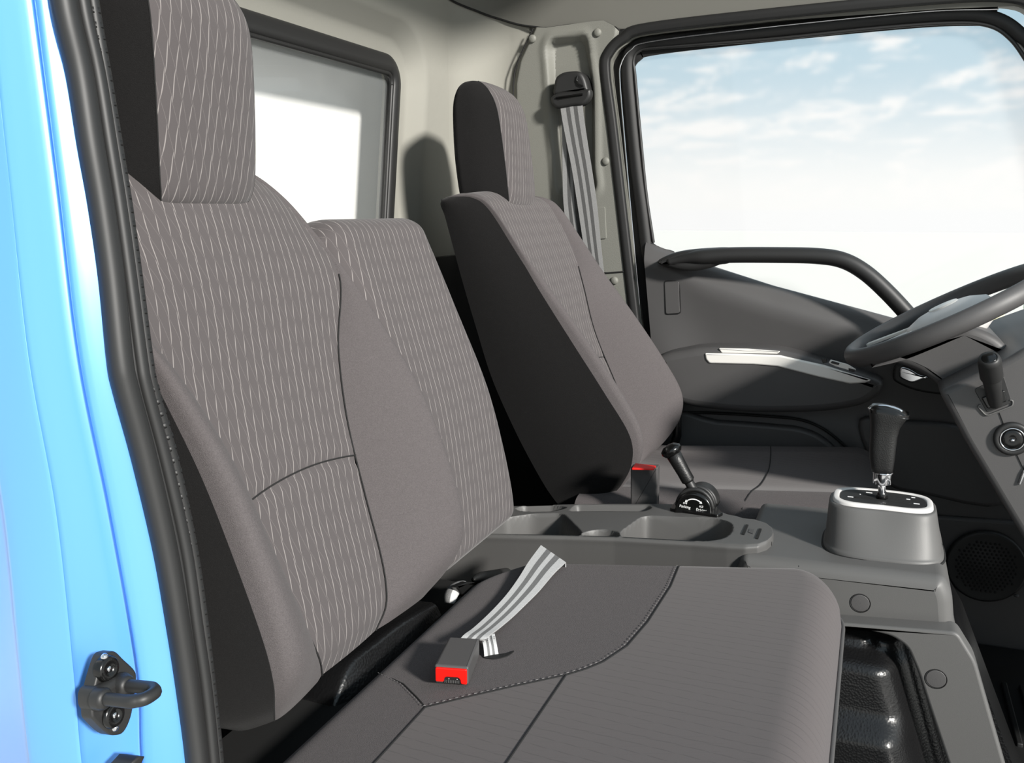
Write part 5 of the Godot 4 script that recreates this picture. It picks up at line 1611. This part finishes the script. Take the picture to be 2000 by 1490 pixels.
# ---------- belts ----------
func belts() -> void:
	# driver's belt on the pillar
	var o := thing("driver_seat_belt", "grey striped seat belt hanging from its black guide on the grey pillar", "seat belt", Vector3(-0.7789, 1.3722, -2.39))
	var capp := spl2(PackedVector2Array([Vector2(-0.8101, 1.3434), Vector2(-0.8103, 1.3689), Vector2(-0.8049, 1.3877), Vector2(-0.7883, 1.3982), Vector2(-0.7662, 1.4008), Vector2(-0.7415, 1.3983), Vector2(-0.7277, 1.3838), Vector2(-0.7191, 1.3584), Vector2(-0.7203, 1.3484), Vector2(-0.7656, 1.344)]), 4)
	var cap_part := part("guide_cover", MB.new().prism(capp, 0.055, 0.009, facing(2.41)), M.plastic_deep, o)
	part("cover_eye", MB.new().tube(PackedVector3Array([Vector3(-0.7447, 1.3874, -2.352), Vector3(-0.7473, 1.3775, -2.352), Vector3(-0.7431, 1.3672, -2.352), Vector3(-0.7307, 1.3616, -2.352)]), 0.0022, 6), M.gloss_black, cap_part)
	var gp := spl2(PackedVector2Array([Vector2(-0.8152, 1.3265), Vector2(-0.8139, 1.3392), Vector2(-0.7945, 1.3473), Vector2(-0.753, 1.3493), Vector2(-0.7148, 1.3538), Vector2(-0.7078, 1.3435), Vector2(-0.7117, 1.3286), Vector2(-0.7278, 1.3141), Vector2(-0.7525, 1.3126), Vector2(-0.7941, 1.3078), Vector2(-0.8081, 1.3147)]), 4)
	var gd := part("guide_ring", MB.new().prism(gp, 0.022, 0.008, facing(2.368)), M.plastic_deep, o)
	part("guide_slot", MB.new().prism(soft(PackedVector2Array([Vector2(-0.7999, 1.3361), Vector2(-0.7282, 1.3431), Vector2(-0.7282, 1.3368), Vector2(-0.7985, 1.3284)]), 0.003), 0.0012, 0.0, facing(2.3465)), M.gloss_black, gd)
	part("guide_bar", MB.new().tube(PackedVector3Array([Vector3(-0.7996, 1.3347, -2.344), Vector3(-0.7279, 1.3405, -2.344)]), 0.0025, 8), M.gloss_black, gd)
	var l := spl(PackedVector3Array([Vector3(-0.791, 1.3186, -2.352), Vector3(-0.785, 1.2825, -2.352), Vector3(-0.7717, 1.2203, -2.352), Vector3(-0.7569, 1.1551, -2.352), Vector3(-0.7403, 1.0632, -2.352), Vector3(-0.7219, 0.9571, -2.352), Vector3(-0.7034, 0.85, -2.352)]), 6)
	var r := spl(PackedVector3Array([Vector3(-0.7315, 1.3238, -2.352), Vector3(-0.7254, 1.2805, -2.352), Vector3(-0.7148, 1.2189, -2.352), Vector3(-0.7027, 1.1542, -2.352), Vector3(-0.6874, 1.0631, -2.352), Vector3(-0.6744, 0.9578, -2.352), Vector3(-0.6599, 0.8513, -2.352)]), 6)
	part("belt_front", ribbon(l, r, 0.0014), M.webbing_darkened, o)
	l = spl(PackedVector3Array([Vector3(-0.7915, 1.3171, -2.362), Vector3(-0.788, 1.2473, -2.362), Vector3(-0.7856, 1.1559, -2.362), Vector3(-0.7817, 1.0633, -2.362), Vector3(-0.7648, 0.9562, -2.362), Vector3(-0.7377, 0.8482, -2.362)]), 6)
	r = spl(PackedVector3Array([Vector3(-0.7441, 1.3152, -2.362), Vector3(-0.7404, 1.2459, -2.362), Vector3(-0.7363, 1.1552, -2.362), Vector3(-0.7308, 1.0632, -2.362), Vector3(-0.7137, 0.9569, -2.362), Vector3(-0.6894, 0.8496, -2.362)]), 6)
	part("belt_rear", ribbon(l, r, 0.0014), M.webbing_darkened, o)
	# driver's buckle
	var db := thing("seat_belt_buckle", "upright grey belt buckle with a red button between the console and the driver's seat", "belt buckle", Vector3(-0.4017, 0.4699, -1.745))
	part("body", MB.new().prism(soft(PackedVector2Array([Vector2(-0.4294, 0.5472), Vector2(-0.3748, 0.5518), Vector2(-0.3742, 0.4603), Vector2(-0.4271, 0.4538)]), 0.003), 0.024, 0.003, facing(1.76), true), M.plastic_dark, db)
	part("release_button", MB.new().prism(soft(PackedVector2Array([Vector2(-0.4187, 1.7047), Vector2(-0.3778, 1.7168), Vector2(-0.379, 1.7399), Vector2(-0.4212, 1.7433)]), 0.002), 0.003, 0.001, lying(-0.4989)), M.red, db, "red release button")
	# passenger buckle lying on the cushion
	var fl := Vector3(-0.4652, 0.51, -0.926)
	var fr := Vector3(-0.424, 0.51, -0.9354)
	var bl := Vector3(-0.4781, 0.51, -1.0013)
	var ex := (fr - fl).normalized()
	var ey := (bl - fl)
	ey = (ey - ex * ey.dot(ex)).normalized()
	var ez := ex.cross(ey)
	if ez.y < 0:
		ez = -ez
	var wd := fl.distance_to(fr)
	var lg := absf((bl - fl).dot(ey))
	var pb := thing("seat_belt_buckle", "grey belt buckle with a red end lying on the bench cushion", "belt buckle", fl)
	var xf := Transform3D(Basis(ex, ey, ez), fl - ez * 0.024)
	part("body", MB.new().prism(soft(PackedVector2Array([Vector2(0, 0), Vector2(wd, 0), Vector2(wd * 0.98, lg), Vector2(wd * 0.04, lg)]), 0.003), 0.024, 0.003, xf, true), M.plastic_dark, pb)
	var fx := Transform3D(Basis(ex, ez, ex.cross(ez)), fl - ez * 0.024 - ey * 0.0 + ex.cross(ez) * -0.001)
	part("release_button", MB.new().prism(soft(PackedVector2Array([Vector2(0.0018, 0.0035), Vector2(wd * 0.28, 0.0035), Vector2(wd * 0.30, 0.0085), Vector2(wd * 0.36, 0.0105), Vector2(wd * 0.70, 0.0105), Vector2(wd * 0.76, 0.0085), Vector2(wd * 0.78, 0.0025), Vector2(wd - 0.0018, 0.002), Vector2(wd - 0.0018, 0.0215), Vector2(0.0018, 0.0215)]), 0.002), 0.0035, 0.001, fx), M.red, pb, "red release button")
	part("tongue_slot", MB.new().prism(soft(PackedVector2Array([Vector2(wd * 0.27, 0.003), Vector2(wd * 0.79, 0.002), Vector2(wd * 0.79, 0.010), Vector2(wd * 0.27, 0.010)]), 0.001), 0.0022, 0.0, fx), M.matt_black, pb)
	var tb := MB.new()
	for i in 9:
		tb.prism(box2(wd * (0.32 + 0.05 * i), 0.0045, 0.0004, 0.0018, 0.0002), 0.003, 0.0, fx)
	part("slot_ribs", tb, M.plastic, pb)
	for k in [0.42, 0.66]:
		part("slot_pin", MB.new().ball(fx * Vector3(wd * k, 0.0078, 0.0025), Vector3(0.0016, 0.0011, 0.0011), 6), M.chrome, pb)
	# lap strap
	var sl := spl(PackedVector3Array([Vector3(-0.4709, 0.502, -1.0154), Vector3(-0.4708, 0.502, -1.0281), Vector3(-0.4717, 0.497, -1.0618), Vector3(-0.4757, 0.49, -1.1303), Vector3(-0.478, 0.489, -1.1947), Vector3(-0.4831, 0.49, -1.2567), Vector3(-0.4902, 0.492, -1.321), Vector3(-0.4949, 0.494, -1.3903)]), 6)
	var sr := spl(PackedVector3Array([Vector3(-0.441, 0.5, -1.0269), Vector3(-0.4406, 0.5, -1.0412), Vector3(-0.442, 0.494, -1.0785), Vector3(-0.4421, 0.489, -1.1261), Vector3(-0.4406, 0.488, -1.1731), Vector3(-0.4379, 0.489, -1.2246), Vector3(-0.4374, 0.491, -1.2918), Vector3(-0.4335, 0.493, -1.3359)]), 6)
	var el := sl[-1]
	var er := sr[-1]
	for k in range(1, 7):
		var a := PI / 2 * k / 6.0
		var v := Vector3(-0.2, 0, -0.98) * 0.008 * sin(a) + Vector3(0, -0.008 * (1 - cos(a)), 0)
		sl.append(el + v)
		sr.append(er + v)
	sl.append(sl[-1] + Vector3(0, -0.05, 0))
	sr.append(sr[-1] + Vector3(0, -0.05, 0))
	var ls := thing("lap_belt", "pale grey striped belt strap running from the buckle over the far edge of the bench", "belt strap", Vector3(-0.458, 0.49, -1.1446))
	part("strap", ribbon(sl, sr, 0.0016), M.webbing, ls)
	var tl := PackedVector3Array([Vector3(-0.4493, 0.498, -1.0327), Vector3(-0.4415, 0.494, -1.0211), Vector3(-0.4377, 0.481, -1.0154), Vector3(-0.4461, 0.465, -1.0349)])
	var tr := PackedVector3Array([Vector3(-0.4382, 0.498, -1.0514), Vector3(-0.4276, 0.494, -1.0327), Vector3(-0.422, 0.481, -1.0261), Vector3(-0.4296, 0.465, -1.0444)])
	part("strap_tail", ribbon(spl(tl, 4), spl(tr, 4), 0.0016), M.webbing, ls)
	part("strap_stitching", stitches(PackedVector3Array([Vector3(-0.4428, 0.501, -1.0209), Vector3(-0.433, 0.501, -1.0388), Vector3(-0.4313, 0.501, -1.0348), Vector3(-0.4399, 0.501, -1.0174)]), 0.0025, 0.002, 0.0007), M.thread_pale, ls).set_meta("kind", "stuff")
	var slit := spl2(PackedVector2Array([Vector2(-0.4427, 1.0138), Vector2(-0.4301, 1.0214), Vector2(-0.4149, 1.0279), Vector2(-0.4076, 1.0364), Vector2(-0.4115, 1.0194), Vector2(-0.4254, 1.0101)]), 4)
	part("cushion_slit", MB.new().prism(slit, 0.001, 0.0, flat(Vector3(1, 0.125, 0).normalized(), Vector3(0, 0, -1), Vector3(0, -0.5131 + H + 0.0004, 0))), M.matt_black, ls)
	# second buckle stuck in the gap behind the cushion, and the sleeve beside it
	var gb := thing("seat_belt_buckle", "dark belt buckle with a small red end in the gap behind the far bench corner", "belt buckle", Vector3(-0.6, 0.4034, -1.4623))
	part("body", MB.new().tube(PackedVector3Array([Vector3(-0.6, 0.4341, -1.3479), Vector3(-0.6, 0.4252, -1.3806), Vector3(-0.6, 0.3763, -1.5364), Vector3(-0.6, 0.3701, -1.5525)]), [0.004, 0.010, 0.010, 0.008], 12), M.plastic_deep, gb)
	part("release_button", MB.new().ball(Vector3(-0.6, 0.3701, -1.5525), Vector3(0.005, 0.009, 0.003), 8), M.red, gb, "small red end")
	var lv := thing("fold_lever", "small grey lever behind the end of the pale belt strap", "lever", Vector3(-0.6, 0.367, -1.6026))
	part("arm", MB.new().tube(spl(PackedVector3Array([Vector3(-0.6, 0.3586, -1.5745), Vector3(-0.6, 0.3723, -1.5772), Vector3(-0.6, 0.3755, -1.5912), Vector3(-0.6, 0.3659, -1.6257), Vector3(-0.6, 0.3527, -1.6676)]), 4), 0.006, 10), M.plastic, lv)
	var sv := thing("belt_sleeve", "black stitched belt sleeve with a bright webbing loop at the foot of the passenger backrest", "belt sleeve", Vector3(-0.6, 0.4374, -1.276))
	part("loop", MB.new().tube(spl(PackedVector3Array([Vector3(-0.585, 0.4467, -1.2213), Vector3(-0.585, 0.4588, -1.2291), Vector3(-0.585, 0.4614, -1.2482), Vector3(-0.585, 0.4557, -1.2735)]), 4), [0.008, 0.009, 0.010, 0.0105, 0.0105, 0.0105, 0.0105, 0.010, 0.0095, 0.009, 0.009, 0.0085, 0.008], 14), M.webbing, sv)
	part("sleeve", MB.new().prism(soft(PackedVector2Array([Vector2(1.2158, 0.4776), Vector2(1.2577, 0.4696), Vector2(1.302, 0.4505), Vector2(1.2455, 0.4486)]), 0.003), 0.01, 0.003, flat(Vector3(0, 0, -1), Vector3(0, 1, 0), Vector3(-0.58, 0, 0))), M.leather, sv)

# ---------- outside ----------
func outside() -> void:
	struct("ground", MB.new().prism(PackedVector2Array([Vector2(-60, -60), Vector2(60, -60), Vector2(60, 90), Vector2(-60, 90)]), 0.2, 0.0, lying(-2.15)), M.ground)
	var b := thing("cargo_box", "white front wall of the cargo box close behind the rear window", "cargo box", at(-2.2, -0.9, 1.5))
	part("front_wall", MB.new().prism(PackedVector2Array([Vector2(0.30, -0.70), Vector2(2.70, -0.70), Vector2(2.70, 1.1), Vector2(0.30, 1.1)]), 0.05, 0.008, flat(Vector3(0, 0, -1), Vector3(0, 1, 0), Vector3(-1.29, H, 0))), M.white, b)
	var rng := RandomNumberGenerator.new()
	rng.seed = 5
	var tones := [["low pale yellow shrub standing far off beyond the windscreen, nearest the wheel rim", Color(0.93, 0.90, 0.70)], ["pale green shrub far off beyond the windscreen, topmost at the picture's edge", Color(0.76, 0.82, 0.72)], ["pale orange shrub far off beyond the windscreen, low at the picture's edge", Color(0.94, 0.86, 0.74)]]
	for i in 3:
		var t := thing("shrub", tones[i][0], "shrub", [at(1.72, -2.15, 15.2), at(2.75, -2.15, 18.6), at(2.42, -2.15, 15.4)][i], "shrubs beyond the windscreen")
		var p := t.position
		var mb := MB.new()
		for k in 90:
			var d := Vector3(rng.randf_range(-1, 1), rng.randf_range(-0.2, 1.0), rng.randf_range(-1, 1)).normalized() * rng.randf_range(0.15, 0.34)
			mb.ball(p + Vector3(0, 0.25, 0) + d, Vector3.ONE * rng.randf_range(0.05, 0.10), 5)
		part("leaves", mb, mat(tones[i][1], 0.9), t)
